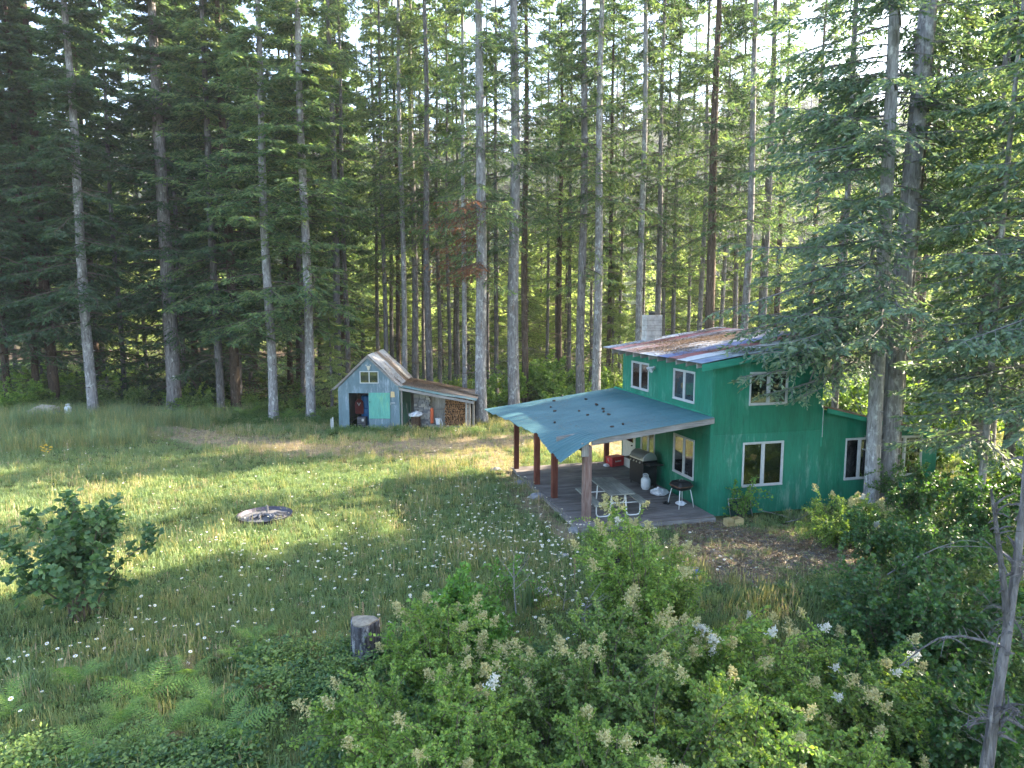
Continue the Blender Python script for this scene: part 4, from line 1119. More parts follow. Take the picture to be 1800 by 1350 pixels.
fo = f.obj('window', M['white'], shed); m = MB(); m.box(0.02, 0.06, -0.02, 0.03, 2.4, 2.92); m.obj('mullion', M['white'], fo)
for a, b in ((-0.38, 0.02), (0.06, 0.46)): p = MB(); p.box(a, b, 0.0, 0.004, 2.4, 2.92); p.obj('pane', M['glass'], fo)
# gable roof sheets
M['board_edge'] = M['wgrey']
def slope_sheets(parent, xa, za, xb, zb, y0, y1, n, mat, name='roof_sheet', mats=None, warp=0.02, seed=0):
    r = random.Random(seed); w_ = (y1 - y0) / n
    for k in range(n):
        ph = r.random() * 6; j = r.uniform(-0.04, 0.05)
        V, F = corr_sheet(0, 1, y0 + k * w_ - 0.02, y0 + (k + 1) * w_ + 0.02, lambda X, Y: X * 0, nx=8, amp=0.014)
        t_ = V[:, 0] * (1 + j)
        V2 = V.copy(); V2[:, 0] = xa + (xb - xa) * t_; V2[:, 2] = V[:, 2] + za + (zb - za) * t_ + warp * np.sin(t_ * 7 + ph) * t_ + 0.01 * (k % 2)
        link(name, mesh_np(name, V2, F, mats[k % len(mats)] if mats else mat), parent)
slope_sheets(shed, 0, 3.76, -1.78, 2.05, -0.12, 4.1, 6, M['tin'], seed=1)
slope_sheets(shed, 0, 3.76, 1.62, 2.20, -0.12, 4.1, 6, M['tin'], mats=[M['tin'], M['tin'], M['tin'], M['tin_brown']], warp=0.05, seed=2)
mb = MB()
mb.hexa([(-0.02, -0.1, 3.62), (1.55, -0.1, 2.1), (1.55, -0.06, 2.1), (-0.02, -0.06, 3.62)], [(-0.02, -0.1, 3.72), (1.55, -0.1, 2.22), (1.55, -0.06, 2.22), (-0.02, -0.06, 3.72)])
mb.obj('barge_board', M['wgrey'], shed)
mb = MB()
mb.hexa([(-1.7, -0.1, 2.02), (-0.02, -0.1, 3.62), (-0.02, -0.06, 3.62), (-1.7, -0.06, 2.02)], [(-1.7, -0.1, 2.1), (-0.02, -0.1, 3.72), (-0.02, -0.06, 3.72), (-1.7, -0.06, 2.1)])
mb.obj('barge_board', M['wgrey'], shed)
# lean-to woodshed
lean = empty('woodshed', (SX, SY, 0), 0, 'open fronted lean-to woodshed with needle covered metal roof beside the shed', 'woodshed')
LX0, LX1 = 1.5, 5.15
def lz(x): return 2.14 - 0.185 * (x - 1.5)
slope_sheets(lean, LX0 - 0.15, lz(LX0) + 0.12, LX1 + 0.1, lz(LX1) + 0.06, -0.16, 3.75, 6, M['tin_teal'], warp=0.03, seed=3, mats=[M['tin_teal'], M['tin_brown'], M['tin_brown'], M['tin_brown'], M['tin_brown'], M['tin_brown']])
mb = MB(); mb.hexa([(LX0, -0.14, lz(LX0) - 0.1), (LX1, -0.14, lz(LX1) - 0.1), (LX1, -0.1, lz(LX1) - 0.1), (LX0, -0.1, lz(LX0) - 0.1)], [(LX0, -0.14, lz(LX0) + 0.03), (LX1, -0.14, lz(LX1) + 0.02), (LX1, -0.1, lz(LX1) + 0.02), (LX0, -0.1, lz(LX0) + 0.03)]); mb.obj('fascia', M['wgrey'], lean)
for (x, y, r_) in ((4.78, 0.0, 0.05), (4.92, 0.12, 0.06), (5.1, 0.5, 0.05), (5.1, 3.5, 0.06), (1.6, 0.05, 0.04)):
    mb = MB(); mb.box(x - r_, x + r_, y - r_, y + r_, -0.05, lz(x) - 0.02); mb.obj('post', M['wgrey_z'], lean)
rb = random.Random(4); x = LX0
while x < LX1 - 0.05:
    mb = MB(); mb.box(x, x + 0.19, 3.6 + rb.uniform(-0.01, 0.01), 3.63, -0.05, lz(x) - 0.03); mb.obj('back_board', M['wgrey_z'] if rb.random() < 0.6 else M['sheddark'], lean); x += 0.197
mb = MB(); mb.box(2.75, 3.65, 1.3, 1.34, 0.0, 1.62); mb.obj('partition', M['wgrey_z'], lean)
mb = MB(); mb.box(2.95, 3.6, 1.25, 1.29, 0.86, 0.95); mb.obj('shelf', M['wgrey'], lean)
litter('needle_litter', lambda u, v: (LX0 + 0.0 + u * 3.6, -0.1 + v * 3.8, lz(LX0 + u * 3.6) + 0.13 - 0.04 * u), 14000, 5, M['litter'], lean, lambda u, v: float(np.clip(0.1 + 1.4 * v, 0, 1)), 0.04, 0.12)
litter('needle_litter', lambda u, v: (0.2 + u * 1.4, v * 4.0, 3.79 - 0.963 * (0.2 + u * 1.4)), 2600, 6, M['litter'], shed, lambda u, v: float(np.clip(u * 1.3 * vnoise(np.array([u * 4]), np.array([v * 6]), 1, 2)[0], 0, 1)), 0.04, 0.1)
# stone stack
st = empty('stone_stack', (SX + 2.05, SY + 1.0, 0), 0, 'flat pale stones stacked shoulder high inside the woodshed', 'stones')
rb = random.Random(8); z = 0.02
while z < 1.62:
    x = 0.0; hgt = rb.uniform(0.07, 0.12)
    while x < 0.78:
        wd = rb.uniform(0.16, 0.34); wd = min(wd, 0.86 - x)
        mb = MB(); mb.box(x + 0.006, x + wd - 0.006, rb.uniform(-0.04, 0.02), 0.3, z, z + hgt - 0.008); mb.obj('stone', M['block'] if rb.random() < 0.5 else M['stone'], st, bevel=0.015); x += wd
    z += hgt
# firewood
M['logend'] = plain('log_end', (0.30, 0.16, 0.08), 0.9, 0, 0.6, 9, 0.1); M['logbark'] = plain('log_bark', (0.07, 0.045, 0.03), 0.95, 0, 0.5, 9, 0.1)
fw = empty('firewood_stack', (SX + 3.62, SY + 0.9, 0), 0, 'stack of split brown firewood filling the right end of the woodshed', 'firewood')
mb = MB(); rb = random.Random(3); z = 0.12; row = 0
while z < 1.5:
    x = 0.04 + (row % 2) * 0.05
    while x < 1.2:
        r_ = rb.uniform(0.036, 0.058)
        n = rb.choice((3, 4, 5, 6)); a0 = rb.random() * 6; y0 = rb.uniform(-0.05, 0.03)
        ring = [(x + r_ * math.cos(a0 + 6.283 * q / n) * rb.uniform(0.8, 1.15), z + r_ * math.sin(a0 + 6.283 * q / n) * rb.uniform(0.8, 1.15)) for q in range(n)]
        b0 = [(p[0], y0, p[1]) for p in ring]; b1 = [(p[0], 0.45, p[1]) for p in ring]
        bb = len(mb.v); mb.v += b0 + b1
        mb.f.append(tuple(bb + q for q in range(n))); mb.m.append(0)
        for q in range(n): mb.f.append((bb + q, bb + n + q, bb + n + (q + 1) % n, bb + (q + 1) % n)); mb.m.append(1)
        x += r_ * 1.9
    z += 0.085; row += 1
lo = mb.obj('log', [M['logend'], M['logbark']], fw); lo['kind'] = 'stuff'
mb = MB(); mb.box(0, 1.22, 0.02, 0.4, 0.0, 0.07); mb.obj('pallet', M['wgrey'], fw)
# things in and round the sheds
M['blue'] = plain('blue_barrel', (0.01, 0.14, 0.38), 0.4, 0, 0.2, 4)
b = empty('barrel', (SX - 0.45, SY + 1.6, 0), 0, 'tall blue plastic barrels stacked inside the dark shed doorway', 'barrel')
MB().lathe([(0.24, 0.0), (0.28, 0.05), (0.28, 0.28), (0.295, 0.31), (0.28, 0.34), (0.28, 0.6), (0.295, 0.63), (0.28, 0.66), (0.27, 0.88), (0.22, 0.92)], 18).obj('drum', M['blue'], b, smooth=False)
MB().lathe([(0.24, 0.925), (0.27, 0.97), (0.27, 1.5), (0.22, 1.56)], 18).obj('upper_drum', M['blue'], b)
M['cloth_red'] = plain('dark_red_cloth', (0.14, 0.025, 0.025), 0.9, 0, 0.4, 6)
o = loft([[( -0.2, 0, 0.65), (0.22, 0, 0.65), (0.2, 0.15, 0.65), (-0.2, 0.15, 0.65)], [(-0.23, -0.02, 1.0), (0.24, 0, 1.0), (0.2, 0.18, 1.0), (-0.2, 0.17, 1.0)], [(-0.22, 0, 1.25), (0.2, 0, 1.27), (0.2, 0.15, 1.27), (-0.2, 0.15, 1.25)], [(-0.08, 0.03, 1.42), (0.08, 0.03, 1.42), (0.07, 0.1, 1.42), (-0.07, 0.1, 1.42)]]).obj('jacket', M['cloth_red'], None, loc=(SX - 0.76, SY + 1.2, 0.0), bevel=0.03)
tag(o, 'dark red jacket with white chest print hanging in the shed doorway', 'jacket')
MB().add([(-0.1, -0.012, 1.24), (-0.05, -0.012, 1.24), (0.0, -0.016, 1.12), (0.05, -0.012, 1.24), (0.1, -0.012, 1.24), (0.0, -0.022, 1.06)], [(0, 5, 2, 1), (2, 5, 4, 3)]).obj('chest_print', M['white'], o)
gn = empty('generator', (SX - 0.47, SY + 0.55, 0), 0, 'dark grey slatted machine box standing in the shed doorway', 'machine')
M['dgrey'] = plain('dark_grey_metal', (0.07, 0.075, 0.09), 0.5, 0, 0.3, 5)
mb = MB(); mb.box(-0.22, 0.22, -0.2, 0.2, 0.12, 0.62); mb.obj('box', M['dgrey'], gn, bevel=0.03)
for q in range(4): mb = MB(); mb.box(-0.19, 0.19, -0.215, -0.201, 0.2 + q * 0.09, 0.235 + q * 0.09); mb.obj('slat', M['black'], gn)
mb = MB(); mb.box(0.02, 0.13, -0.225, -0.203, 0.42, 0.54); mb.obj('label_plate', M['white'], gn)
mb = MB(); mb.tube([(-0.18, -0.18, 0), (-0.18, -0.18, 0.12)], 0.02, 6); mb.tube([(0.18, -0.18, 0), (0.18, -0.18, 0.12)], 0.02, 6); mb.tube([(0.18, 0.18, 0), (0.18, 0.18, 0.12)], 0.02, 6); mb.tube([(-0.18, 0.18, 0), (-0.18, 0.18, 0.12)], 0.02, 6); mb.obj('feet', M['black'], gn)
mb = MB(); mb.tube([(0.0, 0, 0.0), (-0.22, 0.25, 1.3)], 0.016, 7); mb.box(-0.09, 0.09, -0.02, 0.02, 0.0, 0.24)
tag(mb.obj('shovel', M['wgrey_z'], None, loc=(SX + 1.98, SY + 0.25, 0.0)), 'long handled shovel leaning inside the left end of the woodshed', 'shovel')
M['orange'] = plain('orange_plastic', (0.62, 0.12, 0.04), 0.45, 0, 0.15, 5)
o = MB().lathe([(0.07, 0.0), (0.085, 0.03), (0.085, 0.7), (0.06, 0.76), (0.03, 0.78)], 12).obj('orange_tube', M['orange'], None, loc=(SX + 2.98, SY + 0.85, 0.24)); tag(o, 'bright orange upright canister beside the stone stack in the woodshed', 'canister')
bk = empty('bucket', (SX + 3.32, SY + 0.6, 0.22), 0.0, 'white bucket tipped with lid in front of the firewood', 'bucket')
MB().lathe([(0.11, 0), (0.14, 0.28), (0.15, 0.28), (0.15, 0.31), (0.02, 0.33)], 14).obj('pail', M['bag'], bk)
MB().tube([(0.14, 0, 0.28), (0.2, 0, 0.1), (0.22, 0, -0.1)], 0.02, 5).obj('handle', M['bag'], bk)
mb = MB(); mb.box(-0.35, 0.35, -0.15, 0.15, 0, 0.2); o = mb.obj('stone_slab', M['stone'], None, bevel=0.03, loc=(SX + 3.2, SY + 0.65, 0)); tag(o, 'low grey stone slab under the white bucket', 'stone')
crumple('tarp_bundle', (SX + 2.22, SY + 0.45, 0.62), 0.32, 'crumpled grey tarp draped on the chopping log in the woodshed', 'tarp', M['bag'], 11)
o = MB().lathe([(0.29, 0), (0.26, 0.1), (0.24, 0.66)], 12).obj('chopping_log', M['logbark'], None, loc=(SX + 2.22, SY + 0.45, 0)); tag(o, 'upright log carrying the crumpled grey tarp', 'log')
crumple('white_rag', (SX + 4.2, SY - 0.15, 0.02), 0.1, 'small white scrap on the ground before the firewood', 'rag', M['bag'], 12)
M['yellow'] = plain('yellowed_board', (0.55, 0.42, 0.22), 0.7, 0, 0.25, 8)
mb = MB(); mb.add([(-0.09, 0, 0), (0.12, 0, 0), (0.1, 0, 0.27), (-0.07, 0, 0.28), (-0.09, -0.02, 0), (0.12, -0.02, 0), (0.1, -0.02, 0.27), (-0.07, -0.02, 0.28)], ((4,5,6,7),(3,2,1,0),(0,1,5,4),(1,2,6,5),(2,3,7,6),(3,0,4,7)))
tag(mb.obj('notice_board', M['yellow'], None, loc=(SX + 1.16, SY - 0.005, 1.68)), 'small blank yellowed sign on the shed wall beside the door', 'sign')
mb = MB(); mb.box(-0.1, 0.12, -0.03, 0.0, 0, 0.03); mb.box(-0.1, -0.08, -0.03, 0, -0.08, 0); tag(mb.obj('bracket', M['white'], None, loc=(SX + 1.16, SY, 1.38)), 'short white bracket below the yellowed sign', 'bracket')
sk = MB(); sk.lathe([(0.03, -0.1), (0.055, -0.03), (0.085, 0.05), (0.06, 0.1), (0.02, 0.12)], 10, sy=0.5)
for s_ in (-1, 1):
    sk.tube([(s_ * 0.05, 0, 0.08), (s_ * 0.12, -0.02, 0.14), (s_ * 0.12, -0.05, 0.22)], [0.018, 0.013, 0.005], 5); sk.tube([(s_ * 0.11, -0.02, 0.13), (s_ * 0.05, -0.03, 0.2)], [0.01, 0.004], 5)
M['bone'] = plain('old_bone', (0.55, 0.5, 0.38), 0.7, 0, 0.25, 9)
tag(sk.obj('animal_skull', M['bone'], None, loc=(SX + 0.03, SY - 0.05, 3.1)), 'pale animal skull with short antlers above the shed window', 'skull')
mb = MB(); mb.box(-0.03, 0.03, -0.03, 0.03, -0.1, 0.72); mb.box(-0.11, -0.06, -0.02, 0.02, -0.1, 0.66)
tag(mb.obj('marker_post', M['white'], None, loc=(-8.75, 33.0, 0)), 'two thin white stakes in the grass left of the shed', 'stake')

# ------------------------------------------------------------------ fire ring, stumps, rocks, tarp pile
fp = ground_at(466, 912); fz = gzf(fp.x, fp.y)
fr_ = empty('fire_ring', (fp.x, fp.y, fz), 0, 'dark steel fire ring set in the meadow with ash and charred wood', 'fire ring')
M['iron'] = plain('burnt_steel', (0.06, 0.055, 0.075), 0.55, 0.3, 0.6, 5); M['ash'] = plain('ash', (0.10, 0.10, 0.105), 1, 0, 0.6, 9)
MB().lathe([(0.70, 0.0), (0.77, 0.13), (0.775, 0.13), (0.755, 0.12), (0.69, 0.02)], 36).obj('ring', M['iron'], fr_)
mb = MB(); mb.lathe([(0.72, -0.05), (0.7, 0.035), (0.3, 0.06), (0.02, 0.07)], 24); mb.v = [(x, y, z + random.Random(i).uniform(-0.015, 0.02)) for i, (x, y, z) in enumerate(mb.v)]; mb.obj('ash_bed', M['ash'], fr_)
rb = random.Random(2)
M['snag'] = bark_mat('snag_wood', (0.05, 0.045, 0.045), (0.16, 0.15, 0.15), (0.30, 0.29, 0.29), 0.3)
M['char'] = plain('charred_wood', (0.12, 0.12, 0.13), 0.9, 0, 0.9, 7)
for q in range(9):
    a = rb.random() * 3.14; x, y = rb.uniform(-0.2, 0.4), rb.uniform(-0.35, 0.2); L_ = rb.uniform(0.12, 0.32)
    MB().tube([(x - L_ * math.cos(a), y - L_ * math.sin(a), 0.09), (x, y, 0.12 + 0.03 * rb.random()), (x + L_ * math.cos(a), y + L_ * math.sin(a), 0.10)], [0.03, 0.04, 0.025], 6).obj('charred_log', M['char'], fr_)
MB().tube([(0.02, 0.15, 0.05), (0.0, 0.2, 0.33)], 0.035, 7).obj('charred_log', M['twig_grey'], fr_)

def stump(name, loc, r, h, label, mats, seed):
    e = empty(name, loc, seed, label, 'stump')
    rr = random.Random(seed); n = 18; mb = MB()
    prof = [(r * 1.5, -0.15), (r * 1.25, 0.05), (r * 1.06, 0.2 * h), (r, 0.5 * h), (r * 0.97, h * 0.9), (r * 0.95, h)]
    mb.lathe(prof, n)
    lob = [1 + 0.12 * math.sin(3 * 6.28 * i / n + seed) + rr.uniform(-0.07, 0.07) for i in range(n)]
    mb.v = [(x * lob[i % n], y * lob[i % n], z + (rr.uniform(-0.02, 0.02) if z > h * 0.8 else 0)) for i, (x, y, z) in enumerate(mb.v)]
    mb.obj('bark', mats[0], e, smooth=True)
    mb = MB(); mb.lathe([(r * 0.86, h - 0.02), (r * 0.86, h + 0.022), (0.03, h + 0.028)], n); mb.v = [(x * lob[i % n], y * lob[i % n], z) for i, (x, y, z) in enumerate(mb.v)]
    mb.obj('cut_face', mats[1], e)
    return e
M['stumpbark'] = bark_mat('stump_bark', (0.03, 0.03, 0.035), (0.12, 0.12, 0.135), (0.5, 0.52, 0.55), 0.9)
M['cutwood'] = plain('grey_cut_wood', (0.20, 0.185, 0.15), 0.9, 0, 0.6, 14)
gp = ground_at(641, 1180); stump('tree_stump', (gp.x, gp.y, gzf(gp.x, gp.y)), 0.24, 0.78, 'grey peeling tree stump at the edge of the foreground bushes', (M['stumpbark'], M['cutwood']), 3)
M['charbark'] = bark_mat('charred_bark', (0.01, 0.01, 0.012), (0.045, 0.04, 0.045), (0.12, 0.12, 0.13), 0.2)
gp = ground_at(1065, 990); stump('tree_stump', (gp.x, gp.y, gzf(gp.x, gp.y)), 0.42, 0.28, 'low blackened rotten stump in the grass below the porch', (M['charbark'], M['charbark']), 5)
def rock(loc, s, label, seed, mat=None, cat='rock'):
    rr = random.Random(seed); mb = MB(); mb.lathe([(s * 0.7, -0.1 * s), (s, 0.15 * s), (s * 0.85, 0.5 * s), (s * 0.4, 0.7 * s)], 9)
    mb.v = [(x * rr.uniform(0.8, 1.2), y * rr.uniform(0.7, 1.0), z * rr.uniform(0.85, 1.15)) for x, y, z in mb.v]
    o = mb.obj('rock', mat or M['stone'], None, loc=loc, bevel=0.01); tag(o, label, cat); return o
gp = ground_at(990, 985); rock((gp.x, gp.y, gzf(gp.x, gp.y)), 0.14, 'grey broken rock lying in daisies left of the black stump', 2)
gp = ground_at(954, 1055); rock((gp.x, gp.y, gzf(gp.x, gp.y)), 0.2, 'flat grey rock in the meadow below the bare twigs', 7)
rock(hw(-4.25, -0.25, -0.03), 0.2, 'pale stone under the near corner of the deck', 3)
rock(hw(-4.35, 3.1, 0.0), 0.25, 'pale stone at the deck edge between the porch posts', 4)
rock(hw(-4.45, 4.9, 0.0), 0.2, 'small stone at the deck edge near the far posts', 5)
rock(hw(-4.8, 6.9, 0.0), 0.22, 'dark stone at the far corner of the deck', 6)
gp = ground_at(75, 752)
tp = empty('tarp_pile', (gp.x, gp.y, gzf(gp.x, gp.y)), 0.1, 'pile of pale folded tarps behind tall grass at far left', 'pile')
M['tarpw'] = plain('dirty_tarp', (0.42, 0.36, 0.29), 0.8, 0, 0.4, 5); M['tarpb'] = plain('blue_grey_tarp', (0.2, 0.25, 0.34), 0.6, 0, 0.4, 5)
for q, (z, L_, m) in enumerate(((0.0, 0.62, 'tarpb'), (0.2, 0.68, 'tarpb'), (0.36, 0.62, 'tarpw'), (0.46, 0.55, 'tarpw'), (0.55, 0.4, 'tarpw'))):
    mb = MB(); rr = random.Random(q); mb.box(-L_, L_, -0.35, 0.35, z, z + (0.18 if q < 2 else 0.09))
    mb.v = [(x * rr.uniform(0.8, 1.1) + 0.05 * q, y, zz + rr.uniform(-0.03, 0.05)) for x, y, zz in mb.v]; mb.obj('folded_tarp', M[m], tp, bevel=0.03)

# ------------------------------------------------------------------ the three leaning trunks by the house
def tube_path(z, pts): return pts
def big_tree(name, x, y, r, H, lean, label, bark, boughs, seed, matk, sl=0.17, sw=0.034, M_=24, K=15, dead=None, cat='tree', extra=None):
    e = empty(name, (x, y, gzf(x, y)), 0, label, cat)
    link('trunk', trunk_mesh('trunk', seed, H, r, M[bark], n=20, lean=lean, flare=0.35, wob=0.03, rtop=0.35), e)
    if boughs:
        zl = [b[0] for b in boughs]; azl = [b[1] for b in boughs]; ll = [b[2] for b in boughs]
        (Vw, Fw), (Vf, Ff) = conifer_parts(seed, H=H, zb=min(zl), nb=len(zl), zlist=zl, az=azl, lenlist=ll, M_=M_, K=K, sl=sl, sw=sw, droop=0.45, hang=0.75, lat=0.36, bare=0.18)
        if dead:
            V2, F2 = dead_limbs(seed + 9, *dead); Fw = np.concatenate([Fw, F2 + len(Vw)]); Vw = np.concatenate([Vw, V2])
        link('branches', mesh_np('branches', Vw, Fw, M['twig_grey']), e)
        link('crown', mesh_np('crown', Vf, Ff, M[matk]), e)
    return e
g0 = ground_at(1530, 893)
rr = random.Random(12)
def azr(a, b): return R(rr.uniform(a, b))
b1 = [(rr.uniform(5.6, 15), azr(135, 250), rr.uniform(2.6, 4.9)) for _ in range(52)] + [(rr.uniform(8, 20), azr(-60, 222), rr.uniform(1.5, 3.2)) for _ in range(30)]
b1 += [(rr.uniform(4.4, 6.2), azr(192, 222), rr.uniform(3.8, 5.0)) for _ in range(7)]
b1 += [(5.3, R(188), 3.6), (5.0, R(205), 3.2), (6.1, R(175), 4.3), (6.6, R(195), 4.6), (7.4, R(182), 5.0)]
big_tree('fir_tree', g0.x, g0.y, 0.235, 24, (-0.3, 0.0), 'pale mottled fir, leftmost of three trunks before the house wing', 'bark_silver', b1, 21, 'needle_mint', dead=(3.2, 8, 12, 2.0))
b2 = [(rr.uniform(9, 21), azr(-70, 70), rr.uniform(2.0, 4.2)) for _ in range(34)]
big_tree('fir_tree', g0.x + 0.58, g0.y + 0.35, 0.32, 27, (0.7, 0.1), 'thickest grey ridged fir, middle of three trunks before the wing', 'bark_silver', b2, 22, 'needle_mint', dead=(3, 10, 12, 2.2))
b3 = [(rr.uniform(8, 18), azr(-60, 120), rr.uniform(2, 3.5)) for _ in range(18)]
big_tree('fir_tree', g0.x + 0.98, g0.y + 0.7, 0.22, 22, (0.6, 0.3), 'darker fir, rearmost of three trunks before the house wing', 'bark', b3, 23, 'needle', dead=(3, 9, 10, 1.6))
# right-hand firs with low boughs
g1 = ground_at(1716, 945)
b4 = [(rr.uniform(1.9, 9), azr(90, 290), rr.uniform(1.2, 2.4)) for _ in range(42)] + [(rr.uniform(5, 14), azr(0, 360), rr.uniform(1, 2.0)) for _ in range(24)]
big_tree('fir_tree', g1.x, g1.y, 0.1, 15, (0.1, 0), 'slender fir with low hanging grey green boughs at right', 'bark_pale', b4, 24, 'needle_mint', M_=16, K=11)
b5 = [(rr.uniform(4.0, 12), azr(110, 230), rr.uniform(2.2, 3.8)) for _ in range(34)] + [(rr.uniform(7, 18), azr(0, 360), rr.uniform(1.2, 2.6)) for _ in range(26)]
big_tree('fir_tree', 13.6, 16.6, 0.24, 22, (0, 0), 'fir just outside the right edge whose boughs reach into view', 'bark', b5, 25, 'needle_mint')
b6 = [(rr.uniform(3, 13), azr(100, 280), rr.uniform(1.8, 3.4)) for _ in range(40)]
big_tree('fir_tree', 16.2, 23.5, 0.2, 20, (0, 0), 'dense green fir between the wing and the right frame edge', 'bark', b6, 26, 'needle')

# ------------------------------------------------------------------ shrubs
def leaves_on(rng, P, D, n_leaf, L, W, upw=0.8, spread=0.8):
    """P (m,k,3) shoot polylines, leaves alternate along them"""
    m, k, _ = P.shape
    t = (np.arange(n_leaf)[None, :] + rng.random((m, n_leaf))) / n_leaf * (k - 1) * 0.999
    i = t.astype(int); f = (t - i)[..., None]; bi = np.arange(m)[:, None]
    b = P[bi, i] * (1 - f) + P[bi, np.minimum(i + 1, k - 1)] * f
    tang = unit(P[bi, np.minimum(i + 1, k - 1)] - P[bi, i])
    d = unit(tang * 0.5 + rng.normal(0, spread, tang.shape) + np.array([0, 0, 0.1]))
    up = unit(np.array([0, 0, upw]) + rng.normal(0, 0.45, d.shape))
    S = unit(np.cross(d, up))
    b = b + d * 0.015
    d = d.reshape(-1, 3); S = S.reshape(-1, 3)
    n = len(d); sc = rng.uniform(0.6, 1.25, n)
    return diamonds(b.reshape(-1, 3), d, S, L * sc, W * sc, -0.2, 0.5)
def shrub_parts(seed, Rr, Hh, ns=14, nsh=13, nl=60, L=0.05, W=0.02, sh=0.55, upright=0.5, low=0.15):
    rng = np.random.default_rng(seed)
    az = rng.random(ns) * 6.283; rad = Rr * np.sqrt(rng.uniform(0.02, 1, ns)); h = Hh * (1 - 0.45 * (rad / Rr) ** 2) * rng.uniform(0.75, 1.0, ns)
    t = np.linspace(0, 1, 6)
    E_ = np.stack([np.cos(az) * rad, np.sin(az) * rad, h], 1)
    P = np.zeros((ns, 6, 3))
    P[:, :, 0] = E_[:, None, 0] * (0.12 + 0.88 * t ** 1.3); P[:, :, 1] = E_[:, None, 1] * (0.12 + 0.88 * t ** 1.3); P[:, :, 2] = E_[:, None, 2] * t ** 0.8 - 0.1
    P += rng.normal(0, 0.02, P.shape) * Hh
    Vs, Fs = tubes_np(P, np.broadcast_to(0.014 * (1.15 - t), (ns, 6)) * Hh / 2, 4)
    tt = rng.uniform(low, 1.0, (ns, nsh)) * 4.99; tt[:, 0] = 4.95
    i = tt.astype(int); f = (tt - i)[..., None]; bi = np.arange(ns)[:, None]
    b = P[bi, i] * (1 - f) + P[bi, i + 1] * f
    out = b.copy(); out[..., 2] = 0; out = unit(out + 1e-3)
    d = unit(out * 0.7 + rng.normal(0, 0.65, b.shape) + np.array([0, 0, upright]))
    l = sh * rng.uniform(0.5, 1.2, (ns, nsh)); t4 = np.linspace(0, 1, 4)
    Q = b[:, :, None, :] + d[:, :, None, :] * (l[..., None] * t4)[..., None]; Q[..., 2] -= 0.25 * l[..., None] * t4 ** 2
    Q[..., 2] = np.maximum(Q[..., 2], 0.03)
    Q = Q.reshape(-1, 4, 3)
    V2, F2 = tubes_np(Q, np.broadcast_to(np.array([0.006, 0.005, 0.004, 0.002]), (len(Q), 4)), 3)
    lf = leaves_on(rng, Q, None, nl, L, W)
    return (np.concatenate([Vs, V2]), np.concatenate([Fs, F2 + len(Vs)])), lf, Q[:, -1]
M['stem'] = plain('shrub_stem', (0.14, 0.11, 0.08), 0.9, 0, 0.4, 5, 0.1)
M['leaf_ocean'] = leaf_mat('leaves_light_green', [(0.094, 0.176, 0.045), (0.177, 0.283, 0.066), (0.290, 0.388, 0.103)], 0.4, (1.5, 1.5, 0.5), big=0.35, bigscale=1.5)
M['leaf_blue'] = leaf_mat('leaves_mid_green', [(0.079, 0.151, 0.044), (0.156, 0.233, 0.070), (0.238, 0.320, 0.107)], 0.4, (1.5, 1.5, 0.5), big=0.35, bigscale=1.5)
M['leaf_bright'] = leaf_mat('leaves_bright', [(0.078, 0.182, 0.039), (0.130, 0.260, 0.052), (0.182, 0.325, 0.078)], 0.4, (1.5, 1.5, 0.5), big=0.3)
M['leaf_dark'] = leaf_mat('leaves_dark', [(0.033, 0.083, 0.030), (0.058, 0.128, 0.045), (0.091, 0.180, 0.060)], 0.4, (1.8, 1.8, 0.5), spec=0.5, rough=0.4)
M['plume'] = leaf_mat('cream_plume', [(0.374, 0.334, 0.150), (0.449, 0.413, 0.196), (0.508, 0.492, 0.266)], 0.3, (1.1, 1.1, 1.0), big=0.15)
M['plume_white'] = leaf_mat('white_plume', [(0.576, 0.560, 0.496), (0.640, 0.640, 0.592)], 0.3, (1.1, 1.1, 1.0), big=0.1)
def plume_mesh(seed, mat, L=0.2):
    r = np.random.default_rng(seed); n_sp = 14; per = 17
    base = np.array([0, 0, 0.0]); P = []; D = []
    for q in range(n_sp):
        t = q / (n_sp - 1); z = t * L * 0.7; a = q * 2.4 + r.random(); l = (L * 0.48) * (1 - 0.7 * t) + 0.02
        d = np.array([math.cos(a), math.sin(a), 0.45 + 0.8 * t]); d /= np.linalg.norm(d)
        for j in range(per):
            s_ = j / per; p = np.array([0, 0, z]) + d * l * s_ - np.array([0, 0, 0.35 * l * s_ * s_]) + r.normal(0, 0.006, 3)
            P.append(p); D.append(unit(r.normal(0, 1, 3)))
    P = np.array(P); D = np.array(D); S = unit(np.cross(D, r.normal(0, 1, D.shape)))
    V, F = diamonds(P, D, S, r.uniform(0.016, 0.03, len(P)), r.uniform(0.006, 0.010, len(P)), 0.1)
    return mesh_np('blossom', V, F, mat)
PLM = [plume_mesh(1, M['plume']), plume_mesh(2, M['plume'], 0.26), plume_mesh(3, M['plume'], 0.18), plume_mesh(4, M['plume_white'], 0.18)]
SHK = {}
def shrub_kit(key, seed, mat, **kw):
    w_, lf, ends = shrub_parts(seed, **kw)
    SHK[key] = (mesh_np('stems', w_[0], w_[1], M['stem']), mesh_np('foliage', lf[0], lf[1], mat), ends)
shrub_kit('o1', 1, M['leaf_ocean'], Rr=1.05, Hh=2.2, ns=20, nsh=15, nl=62, L=0.055, W=0.023)
shrub_kit('o2', 2, M['leaf_blue'], Rr=1.15, Hh=2.0, ns=20, nsh=15, nl=62, L=0.055, W=0.023)
shrub_kit('o3', 3, M['leaf_ocean'], Rr=0.75, Hh=2.7, ns=15, nsh=15, nl=58, L=0.055, W=0.022, upright=0.8)
shrub_kit('o4', 4, M['leaf_ocean'], Rr=1.2, Hh=1.7, ns=20, nsh=15, nl=60, L=0.05, W=0.021)
